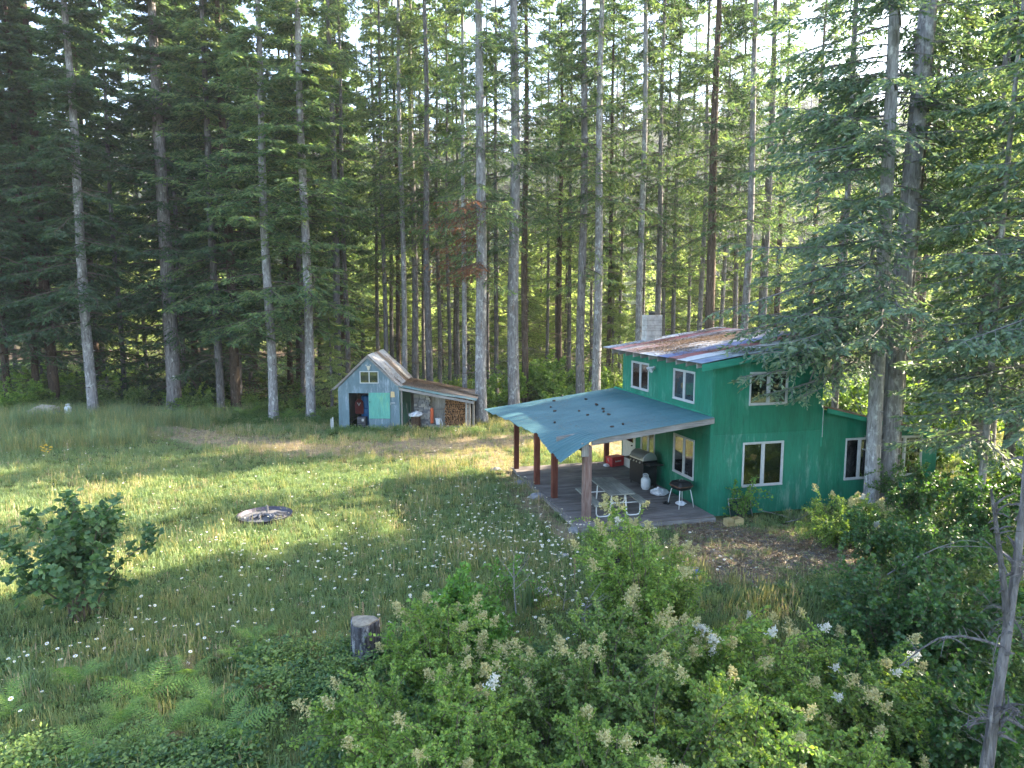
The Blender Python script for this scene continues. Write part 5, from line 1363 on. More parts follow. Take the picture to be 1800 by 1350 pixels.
shrub_kit('br', 5, M['leaf_bright'], Rr=0.62, Hh=1.25, ns=16, nsh=10, nl=34, L=0.085, W=0.034, upright=0.8)
shrub_kit('hz', 6, M['leaf_dark'], Rr=1.4, Hh=2.3, ns=18, nsh=13, nl=26, L=0.095, W=0.042)
shrub_kit('us', 7, M['leaf_blue'], Rr=1.5, Hh=1.5, ns=16, nsh=12, nl=22, L=0.12, W=0.05)
shrub_kit('th', 8, M['leaf_bright'], Rr=0.3, Hh=1.2, ns=4, nsh=7, nl=26, L=0.06, W=0.024, upright=0.9)
shrub_kit('ub', 9, M['leaf_ocean'], Rr=2.0, Hh=2.6, ns=18, nsh=14, nl=22, L=0.15, W=0.065)
def shrub(key, x, y, rz, sc, label, nplume=0, group=None, seed=0, cat='bush', name='bush', white=0.12, dz=0.0, face=True):
    st, fo, ends = SHK[key]
    e = empty(name, (x, y, gzf(x, y) + dz), rz, label, cat, group)
    link('stems', st, e, scale=sc); link('foliage', fo, e, scale=sc)
    if nplume:
        rr = random.Random(seed)
        # plumes sit on the upper shoots
        en = [Vector(p) * sc for p in ends]
        en.sort(key=lambda p: -(p.z + 0.35 * math.hypot(p.x, p.y) + rr.uniform(-0.35, 0.35)))
        used = []
        for p in en:
            if len(used) >= nplume: break
            if any((p - q).length < 0.13 for q in used): continue
            used.append(p)
            m = PLM[3] if rr.random() < white else PLM[rr.randrange(3)]
            out = Vector((p.x, p.y, 0)); out = out.normalized() if out.length > 0.05 else Vector((0, -1, 0))
            q = (Vector((0, 0, 0.75)) + out * rr.uniform(0.1, 0.9)).to_track_quat('Z', 'Y').to_euler()
            link('blossom', m, e, p - Vector((0, 0, 0.02)), q, rr.uniform(0.85, 1.4))
    return e
def at(px, d): return (px - 900) / FPX * d * 1.0067
BUSH = [
 ('o1', 770, 9.9, 0.80, 16, 'round cream flowered bush directly right of the grey stump'),
 ('br', 800, 11.6, 1.0, 0, 'bright green broad leaved plant behind the flowered bush by the stump'),
 ('br', 860, 11.0, 0.75, 0, 'lower bright green leafy plant left of the iris clump'),
 ('o4', 870, 8.7, 0.85, 8, 'flowered bush at the bottom centre, left of the big pale plume cluster'),
 ('o2', 985, 8.3, 0.86, 16, 'flowered bush at the bottom centre with the big pale plume cluster'),
 ('o3', 1130, 11.3, 1.0, 13, 'tallest flowered bush in front of the near porch post'),
 ('o3', 1085, 13.0, 0.88, 6, 'narrow light green bush reaching up before the picnic table'),
 ('o3', 1180, 12.0, 0.72, 6, 'narrow flowered bush before the deck edge below the charcoal grill'),
 ('o2', 1090, 9.2, 1.0, 12, 'dense flowered bush at the foot of the tallest bush'),
 ('o4', 1240, 10.3, 1.08, 9, 'flowered bush just below the small blue bucket'),
 ('o1', 1345, 9.7, 0.98, 18, 'white flowered bush at the lower edge of the bare dirt patch'),
 ('o2', 1460, 9.9, 1.02, 9, 'flowered bush right of the white flowered one, below the dirt patch'),
 ('o1', 1545, 10.4, 0.98, 9, 'yellow green flowered bush farthest right below the dirt patch'),
 ('o2', 1180, 7.6, 0.98, 5, 'small leaved bush at the bottom edge below the tallest bush'),
 ('o1', 1330, 7.5, 0.98, 7, 'small leaved bush at the bottom edge below the white flowered bush'),
 ('o4', 1440, 7.6, 1.1, 5, 'low bush at the bottom edge, left of the rightmost plumes'),
 ('o2', 1590, 8.0, 0.9, 8, 'bush at the bottom right corner with a cluster of cream plumes'),
 ('o4', 700, 7.9, 0.95, 8, 'bush at the bottom edge left of centre with upright leafy stalks'),
 ('o1', 800, 7.4, 0.8, 4, 'dark gapped bush at the bottom edge below the round flowered bush'),
 ('o1', 1075, 7.0, 0.8, 4, 'light green bush at the very bottom right of centre'),
 ('o4', 1495, 17.2, 0.85, 16, 'plume covered bush at the foot of the three leaning trunks'),
 ('hz', 1570, 15.5, 0.72, 2, 'dark green bush right of the plume covered bush by the trunks'),
 ('hz', 1660, 14.5, 0.80, 0, 'broad leaved bush under the slender fir at right'),
 ('hz', 1600, 12.3, 0.88, 1, 'broad leaved bush right of the dirt patch edge'),
 ('hz', 1710, 12.0, 0.95, 0, 'sun flecked broad leaved bush behind the forked snag'),
 ('hz', 1650, 10.2, 0.95, 1, 'dark broad leaved bush below the long dead branch'),
 ('hz', 1760, 9.8, 0.9, 0, 'dark bush behind the broken snag at lower right'),
 ('hz', 1745, 17.5, 1.0, 0, 'shaded bush between the slender fir and the right frame edge'),
 ('hz', 1620, 19.5, 0.8, 0, 'shaded bush against the far end of the wing'),
]
for i, (k, px, d, sc, npl, lab) in enumerate(BUSH):
    x = at(px, d)
    npl = int(npl * 0.95)
    shrub(k, x, d, i * 1.3, sc, lab, npl, seed=i, white=0.5 if 'white flowered bush at' in lab else 0.05)
shrub('th', *hw(0.75, -0.55)[:2], 0.3, 1.25, 'small light green sapling growing before the folded lawn chair', cat='sapling', name='sapling')
shrub('th', *hw(0.95, -0.45)[:2], 2.0, 0.8, 'low bushy shoots right of the folded lawn chair', cat='sapling', name='sapling')
shrub('th', at(885, 13.2), 13.2, 0.3, 1.05, 'small pale leafed sapling standing alone in the daisies', cat='sapling', name='sapling')
shrub('th', at(948, 13.0), 13.0, 1.3, 0.62, 'short yellow green sapling right of the pale leafed one', cat='sapling', name='sapling')
shrub('th', at(697, 10.6), 10.6, 1.0, 1.05, 'tall narrow leafy weed behind the grey stump', cat='weed', name='tall_weed')
# a belt of taller sunlit young firs shows between the middle trunks
k = 0; tries = 0
while k < 18 and tries < 900:
    tries += 1
    x = rng.uniform(-14, 26); y = rng.uniform(52, 63)
    if not deep_ok(x, y, 3.2): continue
    deep.append((x, y)); k += 1
    add_tree('young_fir', x, y, 0.12, rng.choice('yz'), 'backlit yellow green young fir seen between the middle trunks', 'backlit young firs between the middle trunks', trunk_me=TR[4], seed=rng.randrange(999), scale=rng.uniform(0.6, 1.0), cat='young tree')
# understory at the edge of the wood
US_LAB = ['at the far left edge', 'behind the gas bottle', 'between the pale fir and the thick fir', 'left of the thick fir', 'among ferns right of the thick fir', 'behind the close pair of firs', 'right of the close pair', 'between the two pale firs left of the shed', 'against the left shed wall', 'in the dark behind the shed ridge', 'behind the shed roof valley', 'above the woodshed roof', 'right of the large pale fir', 'behind the porch roof, brightest one', 'above the porch roof, left of the two firs', 'between the two smooth grey firs', 'left of the striped roof corner', 'just above the teal porch roof', 'low down beside the woodshed post', 'deep behind the tarp pile', 'deep behind the pale left fir', 'behind the block chimney', 'behind the low wing', 'behind the leaning trunks', 'right of the leaning trunks', 'behind the slender right fir', 'beyond the far end of the wing', 'at the right frame edge']
US = [(30, 37.5, 'ub', .9), (110, 39, 'us', 1), (210, 40, 'us', 1.1), (250, 41, 'us', .9), (350, 38.6, 'us', .9), (335, 40, 'ub', .7), (440, 39.5, 'us', .8), (500, 38.5, 'us', .7), (575, 36.5, 'us', .6), (650, 41, 'us', 1.2), (720, 42, 'us', 1.3), (780, 43, 'us', 1.2),
      (875, 40, 'ub', .9), (960, 41.5, 'ub', 1.2), (985, 43, 'ub', 1.4), (925, 43, 'ub', 1.2), (1085, 40, 'ub', 1.0), (1000, 39, 'ub', .8), (870, 36.8, 'us', .55), (60, 41, 'ub', 1.1), (160, 42, 'ub', 1.0), (1180, 41, 'ub', 1.2), (1400, 38, 'ub', 1.2), (1500, 36, 'ub', 1.1), (1580, 34, 'ub', 1.2), (1700, 31, 'ub', 1.2), (1650, 26, 'ub', .9), (1790, 21, 'ub', .8)]
for i, (px, d, k, sc) in enumerate(US):
    shrub(k, at(px, d), d, i * 2.1, sc, 'leafy understory shrub at the wood edge, ' + US_LAB[i], group='understory shrubs at the wood edge')

# broad leaved young alder at left, its larger leaves each a piece
def alder(x, y):
    e = empty('alder_bush', (x, y, gzf(x, y)), 0, 'dark broad leaved young alder bush standing in the meadow at left', 'bush')
    w_, lf, ends = shrub_parts(77, 1.6, 2.75, ns=18, nsh=14, nl=16, L=0.135, W=0.06, sh=0.42, upright=0.55, low=0.25)
    link('stems', mesh_np('stems', w_[0], w_[1], M['stem']), e)
    m = leaf_mat('alder_leaf', [(0.05, 0.11, 0.055), (0.08, 0.155, 0.07), (0.15, 0.24, 0.11)], 0.35, (1.5, 1.5, 0.5), spec=0.25, rough=0.55)
    V, F = lf; V = V.reshape(-1, 4, 3); n = len(V)
    fo = link('foliage', mesh_np('foliage', V.reshape(-1, 3), F, m), e); fo['kind'] = 'stuff'
    me = bpy.data.meshes.new('leaf')
    pr = [(0, 0), (0.3, 0.34), (0.6, 0.4), (0.85, 0.2), (1.0, 0.0)]
    vs_ = [(0, p[0], 0) for p in pr] + [(p[1], p[0], 0.10 * p[1] * 3) for p in pr[1:4]] + [(-p[1], p[0], 0.10 * p[1] * 3) for p in pr[1:4]]
    me.from_pydata([(a_ * 0.13, b_ * 0.13, c_ * 0.13) for a_, b_, c_ in vs_], [], [(0, 5, 1), (1, 5, 6, 2), (2, 6, 7, 3), (3, 7, 4), (0, 1, 8), (1, 2, 9, 8), (2, 3, 10, 9), (3, 4, 10)]); me.materials.append(m)
    rr = np.random.default_rng(4)
    cand = [q for q in rr.permutation(len(ends) * 1)][:150]
    k = 0
    for q in list(cand) * 2:
        p = ends[q] + rr.normal(0, 0.06, 3)
        o = link('leaf', me, e, p, (rr.uniform(-0.6, 0.3), rr.uniform(-0.4, 0.4), rr.uniform(0, 6.28)), rr.uniform(0.8, 1.35)); k += 1
alder(at(112, 13.1), 13.1)

# ferns
def frond_mesh(seed, L, mat):
    r = np.random.default_rng(seed); n = 17; P = []; D = []; S = []; Ls = []; Ws = []
    t = np.linspace(0, 1, 9)
    ax = np.stack([np.zeros(9), L * t, L * (0.55 * t - 0.62 * t ** 2.2)], 1)
    V0, F0 = tubes_np(ax[None], np.array([[0.006] * 9]) * (1.1 - t)[None], 3)
    for q in range(n):
        u = 0.12 + 0.88 * q / n; b = np.array([np.interp(u, t, ax[:, k]) for k in range(3)])
        tg = unit(np.array([np.interp(min(1, u + .05), t, ax[:, k]) for k in range(3)]) - b + 1e-6)
        ln = L * 0.26 * math.sin(math.pi * min(1, (1 - u) * 0.85 + 0.08)) ** 0.8 + 0.01
        for s_ in (-1, 1):
            d = unit(tg * 0.45 + np.array([s_ * 1.0, 0, -0.12 + r.normal(0, 0.05)]))
            ln2 = ln * r.uniform(0.75, 1.15)
            for j in range(4):      # a tapering pinna, notched into four overlapping lobes
                v = j / 4; p = b + d * ln2 * v - np.array([0, 0, 0.3 * ln2 * v * v])
                dd = unit(d + r.normal(0, 0.12, 3)); P.append(p); D.append(dd); S.append(unit(np.cross(dd, [0, 0, 1.0]))); Ls.append(ln2 * 0.36); Ws.append(ln2 * 0.075 * (1.15 - v))
    V, F = diamonds(np.array(P), np.array(D), np.array(S), np.array(Ls), np.array(Ws), 0.15, 0.4)
    me = mesh_np('frond', np.concatenate([V0, V]), [F0, F + len(V0)], mat)
    return me
M['fern'] = leaf_mat('fern_green', [(0.105, 0.212, 0.054), (0.158, 0.277, 0.070), (0.230, 0.340, 0.092)], 0.4, (1.4, 1.4, 0.5), big=0.3)
M['fern_brown'] = leaf_mat('fern_brown', [(0.16, 0.10, 0.05), (0.24, 0.16, 0.08)], 0.3, (1, 1, 1))
FR = [frond_mesh(1, 0.95, M['fern']), frond_mesh(2, 0.75, M['fern']), frond_mesh(3, 0.7, M['fern_brown'])]
def fern(px, py, sc, label, group=None, seed=0, n=7):
    sc *= 0.78; gp = ground_at(px, py); e = empty('fern', (gp.x, gp.y, gzf(gp.x, gp.y) + 0.14), seed, label, 'fern', group)
    rr = random.Random(seed + 5)
    for q in range(n):
        link('frond', FR[rr.randrange(2)] if rr.random() < 0.93 else FR[2], e, (0, 0, 0.0), (rr.uniform(0.1, 0.95), rr.uniform(-0.3, 0.3), q * 6.28 / n + rr.uniform(-0.3, 0.3)), sc * rr.uniform(0.75, 1.15))
FE = [(255, 1245, 1.05, 'fern left of the foreground fern patch, with one brownish frond'), (330, 1215, .8, 'fern behind the middle of the foreground fern patch'), (215, 1290, .9, 'fern nearest the left end of the foreground patch'), (300, 1310, 1.05, 'large fern at the bottom edge of the foreground patch'), (370, 1270, .95, 'fern in the centre right of the foreground patch'),
      (420, 1180, .9, 'fern with arching fronds pointing to the stump'), (455, 1150, .75, 'fern at the back right of the foreground patch'), (405, 1330, .9, 'fern at the bottom edge right of the patch'), (140, 1215, .8, 'fern in tall grass left of the foreground patch'), (20, 1270, .75, 'fern at the left edge of the picture'), (480, 1225, .7, 'small fern between patch and leafy undergrowth'), (170, 1345, .8, 'fern at the bottom left corner')]
for i, (px, py, sc, lab) in enumerate(FE): fern(px, py, sc, lab, seed=i)
for i, (px, py) in enumerate([(332, 738), (350, 730), (372, 736), (395, 732), (420, 738), (440, 735), (505, 742), (520, 738), (455, 728), (360, 722), (405, 725), (310, 742)]):
    fern(px, py, 1.3, 'bracken fern growing at the foot of the close pair of firs', 'ferns at the wood edge', 30 + i, 6)

# ------------------------------------------------------------------ meadow: grass, flowers, weeds
def tuft(seed, n, h, spread, wdt, mat, lean=0.35, seg=2, head=False):
    r = np.random.default_rng(seed); V = []; F = []
    for q in range(n):
        a = r.random() * 6.283; rr_ = spread * math.sqrt(r.random()); x, y = rr_ * math.cos(a), rr_ * math.sin(a)
        la = r.random() * 6.283; ln = lean * r.random() * h; hh = h * r.uniform(0.5, 1.1); s = np.array([math.cos(la + 1.57), math.sin(la + 1.57), 0]) * wdt * 0.5
        b = len(V); p0 = np.array([x, y, -0.02]); p1 = np.array([x + ln * 0.35 * math.cos(la), y + ln * 0.35 * math.sin(la), hh * 0.55]); p2 = np.array([x + ln * math.cos(la), y + ln * math.sin(la), hh])
        V += [p0 - s, p0 + s, p1 + s * 0.8, p1 - s * 0.8, p2]
        F += [(b, b + 1, b + 2), (b, b + 2, b + 3), (b + 3, b + 2, b + 4)]
        if head and q % 2 == 0:
            b = len(V); V += [p2 - s * 1.5, p2 + s * 1.5, p2 + np.array([0, 0, 0.09]) + s * 0.2]; F += [(b, b + 1, b + 2)]
    return mesh_np('tuft', np.array(V), np.array(F), mat)
def weed(seed, n, h, spread, L, W, mat):
    r = np.random.default_rng(seed)
    a = r.random(n) * 6.283; rad = spread * np.sqrt(r.random(n)); P = np.stack([rad * np.cos(a), rad * np.sin(a), h * r.uniform(0.15, 1, n) * (1 - 0.4 * rad / spread)], 1)
    D = unit(np.stack([np.cos(a + r.normal(0, 1, n)), np.sin(a + r.normal(0, 1, n)), r.normal(0.15, 0.3, n)], 1)); S = unit(np.cross(D, unit(np.array([0, 0, 1.0]) + r.normal(0, 0.3, (n, 3)))))
    V, F = diamonds(P, D, S, L * r.uniform(0.6, 1.2, n), W * r.uniform(0.7, 1.2, n), -0.2, 0.5)
    return mesh_np('weed', V, F, mat)
M['g1'] = leaf_mat('grass_green', [(0.124, 0.190, 0.072), (0.208, 0.268, 0.100), (0.305, 0.335, 0.143)], 0.35, (1.15, 1.2, 0.75), big=0.0)
M['g2'] = leaf_mat('grass_yellow', [(0.196, 0.229, 0.075), (0.311, 0.311, 0.119), (0.458, 0.409, 0.194)], 0.35, (1.2, 1.1, 0.7), big=0.0)
M['g3'] = leaf_mat('grass_dry', [(0.299, 0.230, 0.127), (0.414, 0.333, 0.196), (0.517, 0.437, 0.276)], 0.3, (1.1, 1.0, 0.8), big=0.0)
M['g4'] = leaf_mat('grass_blue_green', [(0.112, 0.182, 0.101), (0.175, 0.256, 0.127), (0.255, 0.321, 0.153)], 0.35, (1.15, 1.2, 0.75), big=0.0)
M['wd'] = leaf_mat('weed_green', [(0.064, 0.131, 0.045), (0.127, 0.211, 0.073), (0.215, 0.298, 0.103)], 0.4, (1.4, 1.4, 0.5), big=0.0)
TU = [tuft(1, 22, 0.13, 0.12, 0.010, M['g1']), tuft(2, 20, 0.17, 0.12, 0.010, M['g4']), tuft(3, 16, 0.2, 0.1, 0.009, M['g2'], head=True), tuft(4, 12, 0.16, 0.12, 0.008, M['g3'], head=True),
      weed(5, 34, 0.1, 0.13, 0.04, 0.015, M['wd']), tuft(6, 26, 0.75, 0.2, 0.012, M['g4'], 0.5, head=False), tuft(7, 18, 0.7, 0.2, 0.010, M['g2'], 0.5, head=True), weed(8, 60, 0.38, 0.22, 0.075, 0.03, M['wd']),
      tuft(9, 12, 0.42, 0.12, 0.009, M['g1'], 0.5), weed(10, 50, 0.3, 0.22, 0.05, 0.018, M['wd'])]
rng_ = np.random.default_rng(11)
def inside_house(x, y):
    dx, dy = x - A.x, y - A.y; c_, s_ = math.cos(HR), math.sin(HR)
    lx = dx * c_ + dy * s_; ly = -dx * s_ + dy * c_
    return ((lx > -4.22) & (lx < 3.75) & (ly > -0.5) & (ly < 6.9)) | ((lx > 0) & (lx < 8.15) & (ly > -0.02) & (ly < 3.1))
def in_shed(x, y): return (x > SX - 1.5) & (x < SX + 5.2) & (y > SY - 0.02) & (y < SY + 4.0)
def visible(x, y): return (np.abs(x) < 0.80 * y + 1.2)
def candidates(n, y0, y1, power=1.0):
    y = y0 + (y1 - y0) * rng_.random(n) ** power; x = rng_.uniform(-1, 1, n) * (0.8 * y + 1.0)
    return x, y
def meadow():
    X, Y, I, S = [], [], [], []
    def put(x, y, i, s): X.append(x); Y.append(y); I.append(i); S.append(s)
    # short grass everywhere, density falling with distance
    for (y0, y1, den) in ((6.2, 12, 85), (12, 18, 75), (18, 26, 55), (26, 40, 42)):
        area = 0.8 * (y1 ** 2 - y0 ** 2) + 2 * (y1 - y0); n = int(area * den)
        y = np.sqrt(rng_.uniform(y0 ** 2, y1 ** 2, n)); x = rng_.uniform(-1, 1, n) * (0.8 * y + 1)
        pm = path_mask(x, y)
        dry = vnoise(x, y, 2.6, 7) * 0.6 + vnoise(x, y, 0.8, 9) * 0.4 + np.clip((y - 19) / 14, 0, 1) * 0.22 + pm * 0.45
        dry = dry - 0.10 - 0.25 * np.clip((-14 - x) / 5, 0, 1) - np.clip((12 - y) / 8, 0, 1) * 0.15
        u = rng_.random(n)
        idx = np.where(u < np.clip(dry - 0.42, 0.04, 0.9) * 1.1, np.where(rng_.random(n) < 0.35 + pm * 0.5, 3, 2), np.where(rng_.random(n) < 0.3, 4, np.where(rng_.random(n) < 0.5, 0, 1)))
        keep = (rng_.random(n) > np.where(y > 23, pm * 0.5, pm * 0.85)) & ~inside_house(x, y) & ~in_shed(x, y) & (((x - fp.x) ** 2 + (y - fp.y) ** 2) > 0.6)
        # duller under the trees
        keep &= ~((y > 37) & (rng_.random(n) < (y - 37) / 3))
        put(x[keep], y[keep], idx[keep], rng_.uniform(0.6, 1.3, n)[keep] * (1 - 0.45 * np.clip(pm[keep], 0, 1)) * (1 + 0.45 * (vnoise(x, y, 1.6, 12)[keep] > 0.62)))
    # tall grass mound at left
    n = 5200; x = rng_.uniform(-30, -14.5, n); y = rng_.uniform(27, 38.5, n)
    gp_ = (vnoise(x, y, 2.0, 4) > 0.28) & (y > 27.2 + 0.9 * np.abs(x + 23.0) * 0.35) & (x < -16.2 + 0.25 * (y - 30)) & (rng_.random(n) > path_mask(x, y))
    put(x[gp_], y[gp_], rng_.choice([5, 6, 8, 8], gp_.sum()), rng_.uniform(0.7, 1.25, gp_.sum()))
    # taller stuff in the foreground, more of it toward the bottom
    for (i_, n, s0, s1) in ((8, 5000, .4, .85), (6, 250, .35, .7), (5, 500, .3, .5)):
        y = np.sqrt(rng_.uniform(6.5 ** 2, 14.5 ** 2, n)); x = rng_.uniform(-1, 1, n) * (0.8 * y + 1)
        k = (vnoise(x, y, 1.5, 21) + (14 - y) * 0.05 > 0.5) & (path_mask(x, y) < 0.3) & ~((y < 12.0) & (900 + x / y * 1211 < 540))
        put(x[k], y[k], np.full(k.sum(), i_), rng_.uniform(s0, s1, k.sum()))
    # weeds round shed and porch, along the wood edge
    for (cx, cy, rx, ry, n, i_) in ((SX, SY - 0.5, 1.9, 0.5, 200, 9), (SX + 3.3, SY - 0.5, 2.2, 0.4, 170, 9), (-4.5, 36.8, 1, 1, 60, 9), (-13, 36.3, 6, 1.6, 700, 7), (-21, 37.5, 8, 1.4, 500, 7), (1.0, 37.8, 4, 1.3, 260, 7)):
        x = rng_.uniform(-1, 1, n) * rx + cx; y = rng_.uniform(-1, 1, n) * ry + cy; k = ~in_shed(x, y) & (path_mask(x, y) < 0.4)
        put(x[k], y[k], np.full(k.sum(), i_), rng_.uniform(0.7, 1.4, k.sum()))
    X = np.concatenate(X); Y = np.concatenate(Y); I = np.concatenate(I); S = np.concatenate(S)
    P = np.stack([X, Y, gz(X, Y)], 1)
    scatter('grass', P, S, rng_.random(len(X)) * 6.28, I, TU, 'meadow grass, green and dry, taller at the left edge', 0.12, 1)
meadow()
def undergrowth():
    n = 5200; y = np.sqrt(rng_.uniform(5.6 ** 2, 13.0 ** 2, n)); x = rng_.uniform(-1, 1, n) * (0.8 * y + 1)
    px = 900 + x / y * 1211
    m = (px > 400) & (y < 11.3 + 0.6 * vnoise(x, y, 1, 3)) | (y < 8.9) | ((px > 1500) & (y < 22)) 
    dens = vnoise(x, y, 1.3, 31)
    m &= (dens > 0.22)
    x, y = x[m], y[m]; x2 = rng_.uniform(6.5, 16, 2500); y2 = rng_.uniform(11, 19.8, 2500)
    k = (900 + x2 / y2 * 1211 > 1440 + 8 * (19 - y2)) & ~inside_house(x2, y2) & (path_mask(x2, y2) < 0.3)
    x = np.concatenate([x, x2[k]]); y = np.concatenate([y, y2[k]])
    P = np.stack([x, y, gz(x, y)], 1)
    ms = [weed(20, 70, 0.5, 0.26, 0.06, 0.025, M['leaf_blue']), weed(21, 70, 0.6, 0.26, 0.055, 0.022, M['wd']), weed(22, 60, 0.45, 0.26, 0.08, 0.035, M['leaf_dark']), weed(23, 60, 0.35, 0.25, 0.05, 0.02, M['leaf_ocean'])]
    scatter('undergrowth', P, rng_.uniform(0.5, 1.2, len(x)), rng_.random(len(x)) * 6.28, rng_.integers(0, 4, len(x)), ms, 'tangled leafy undergrowth between the foreground bushes', 0.1, 2)
    # twigs and dead leaves on the bare dirt
    xx = rng_.uniform(2, 13, 30000); yy = rng_.uniform(12, 20, 30000); kk = (path_mask(xx, yy) > 0.25) & ~inside_house(xx, yy); xx, yy = xx[kk][:5200], yy[kk][:5200]
    tw = MB(); tw.tube([(-0.07, 0, 0.006), (0.02, 0.01, 0.014), (0.09, -0.01, 0.006)], [0.003, 0.004, 0.002], 4); tw.tube([(0.02, 0.01, 0.014), (0.05, 0.05, 0.01)], [0.003, 0.002], 4)
    msl = [tw.mesh('twig', M['twig_grey']), weed(27, 9, 0.012, 0.09, 0.045, 0.016, M['litter']), weed(28, 7, 0.02, 0.08, 0.04, 0.014, M['wd']), weed(29, 8, 0.01, 0.09, 0.05, 0.012, M['g3'])]
    scatter('ground_litter', np.stack([xx, yy, gz(xx, yy) + 0.004], 1), rng_.uniform(0.6, 1.5, len(xx)), rng_.random(len(xx)) * 6.28, rng_.choice(4, len(xx), p=[.4, .35, .1, .15]), msl, 'twigs and dead leaves strewn over the bare dirt by the house', 0.05, 6)
    # forest floor
    n = 3600; y = np.sqrt(rng_.uniform(37.5 ** 2, 70 ** 2, n)); x = rng_.uniform(-1, 1, n) * (0.8 * y + 1); k = ~in_shed(x, y)
    x, y = x[k], y[k]; P = np.stack([x, y, gz(x, y)], 1)
    ms = [weed(24, 60, 0.9, 0.6, 0.16, 0.06, M['leaf_dark']), weed(25, 60, 0.6, 0.7, 0.16, 0.05, M['leaf_blue'])]
    scatter('forest_undergrowth', P, rng_.uniform(0.5, 1.3, len(x)), rng_.random(len(x)) * 6.28, rng_.integers(0, 2, len(x)), ms, 'low shaded green plants covering the forest floor', 0.1, 3)
undergrowth()
M['petal'] = plain('petal_white', (0.8, 0.8, 0.76), 0.6, 0, 0.05, 5, 0.2); M['yolk'] = plain('flower_yellow', (0.65, 0.42, 0.03), 0.7, 0, 0.1, 5, 0.2)
def daisy(h, yellow=False):
    mb = MB(); n = 8; r = 0.028
    for q in range(n):
        a = 6.283 * q / n; b = a + 0.30; c = a - 0.30
        mb.add([(0.006 * math.cos(a), 0.006 * math.sin(a), h), (r * 0.8 * math.cos(b), r * 0.8 * math.sin(b), h + 0.004), (r * math.cos(a), r * math.sin(a), h + 0.002), (r * 0.8 * math.cos(c), r * 0.8 * math.sin(c), h + 0.004)], [(0, 3, 2, 1)], 1 if yellow else 0)
    mb.lathe([(0.009, h), (0.008, h + 0.007), (0.002, h + 0.009)], 6, m=1)
    mb.tube([(0, 0, -0.02), (0.01, 0.0, h * 0.5), (0, 0, h)], 0.0025, 3, 2)
    return mb.mesh('daisy', [M['petal'], M['yolk'], M['g1']])
def flowers():
    cl = [(430, 960, 60, 22, 60), (370, 905, 60, 15, 15), (400, 1000, 70, 30, 20), (256, 1075, 22, 14, 14), (60, 1140, 40, 15, 12), (300, 1120, 60, 20, 12), (620, 975, 12, 7, 14), (610, 1010, 40, 15, 6), (900, 870, 60, 30, 85), (960, 920, 70, 30, 130), (1000, 945, 90, 25, 110),
          (850, 930, 90, 40, 90), (700, 930, 120, 50, 80), (760, 990, 100, 40, 40), (950, 1010, 90, 45, 80), (1040, 1000, 50, 40, 50), (990, 1060, 60, 40, 30), (700, 1010, 120, 40, 30), (560, 940, 120, 60, 60), (330, 780, 60, 8, 25), (60, 790, 70, 14, 14), (140, 800, 60, 10, 10), (450, 815, 120, 15, 30), (780, 830, 120, 30, 60), (180, 905, 120, 30, 14), (640, 760, 60, 4, 16), (800, 765, 30, 3, 12), (40, 1230, 30, 20, 8), (500, 1060, 120, 50, 22), (1290, 975, 60, 20, 14), (110, 960, 90, 30, 8), (1190, 985, 20, 10, 10)]
    X, Y = [], []
    r = np.random.default_rng(8)
    for (px, py, sx, sy, n) in cl:
        for q in range(int(n * 0.85)):
            g = ground_at(px + r.normal(0, sx), min(1340, max(745, py + 30 * (py > 850) + r.normal(0, sy))))
            if inside_house(np.array([g.x]), np.array([g.y]))[0]: continue
            X.append(g.x); Y.append(g.y)
    for q in range(260):
        g = ground_at(r.uniform(0, 1100), r.uniform(790, 1200)); 
        if inside_house(np.array([g.x]), np.array([g.y]))[0]: continue
        X.append(g.x); Y.append(g.y)
    X = np.array(X); Y = np.array(Y); P = np.stack([X, Y, gz(X, Y)], 1); n = len(X)
    scatter('daisies', P, r.uniform(0.7, 1.35, n), r.random(n) * 6.28, r.integers(0, 2, n), [daisy(0.26), daisy(0.36)], 'white daisies scattered through the meadow', 0.25, 4)
    # tiny clover heads
    n = 5200; y = np.sqrt(r.uniform(10 ** 2, 32 ** 2, n)); x = r.uniform(-1, 1, n) * (0.8 * y)
    k = (vnoise(x, y, 2.2, 14) > 0.45) & ~inside_house(x, y) & (path_mask(x, y) < 0.35); x, y = x[k], y[k]
    mb = MB(); mb.lathe([(0.004, 0.12), (0.011, 0.127), (0.004, 0.137)], 5)
    M['clover'] = plain('clover_head', (0.5, 0.46, 0.36), 0.8, 0, 0.2, 5, 0.1)
    scatter('clover', np.stack([x, y, gz(x, y)], 1), r.uniform(0.7, 1.2, len(x)), r.random(len(x)), np.zeros(len(x), int), [mb.mesh('clover', M['clover'])], 'tiny pale clover heads in the grass', 0.2, 5)
flowers()
gp = ground_at(84, 818)
e = empty('yellow_flower', (gp.x, gp.y, gzf(gp.x, gp.y)), 0, 'clump of yellow flowers in the tall grass at left', 'flower')
mb = MB(); rr = random.Random(1)
for q in range(16):
    x, y, z = rr.uniform(-.22, .22), rr.uniform(-.2, .2), rr.uniform(.5, .75)
    mb.lathe([(0.004, z), (0.045, z + 0.02), (0.01, z + 0.03)], 6, c=(x, y), m=0); mb.tube([(x, y, 0), (x, y, z)], 0.004, 3, 1)
mb.obj('blooms', [M['yolk'], M['g1']], e)

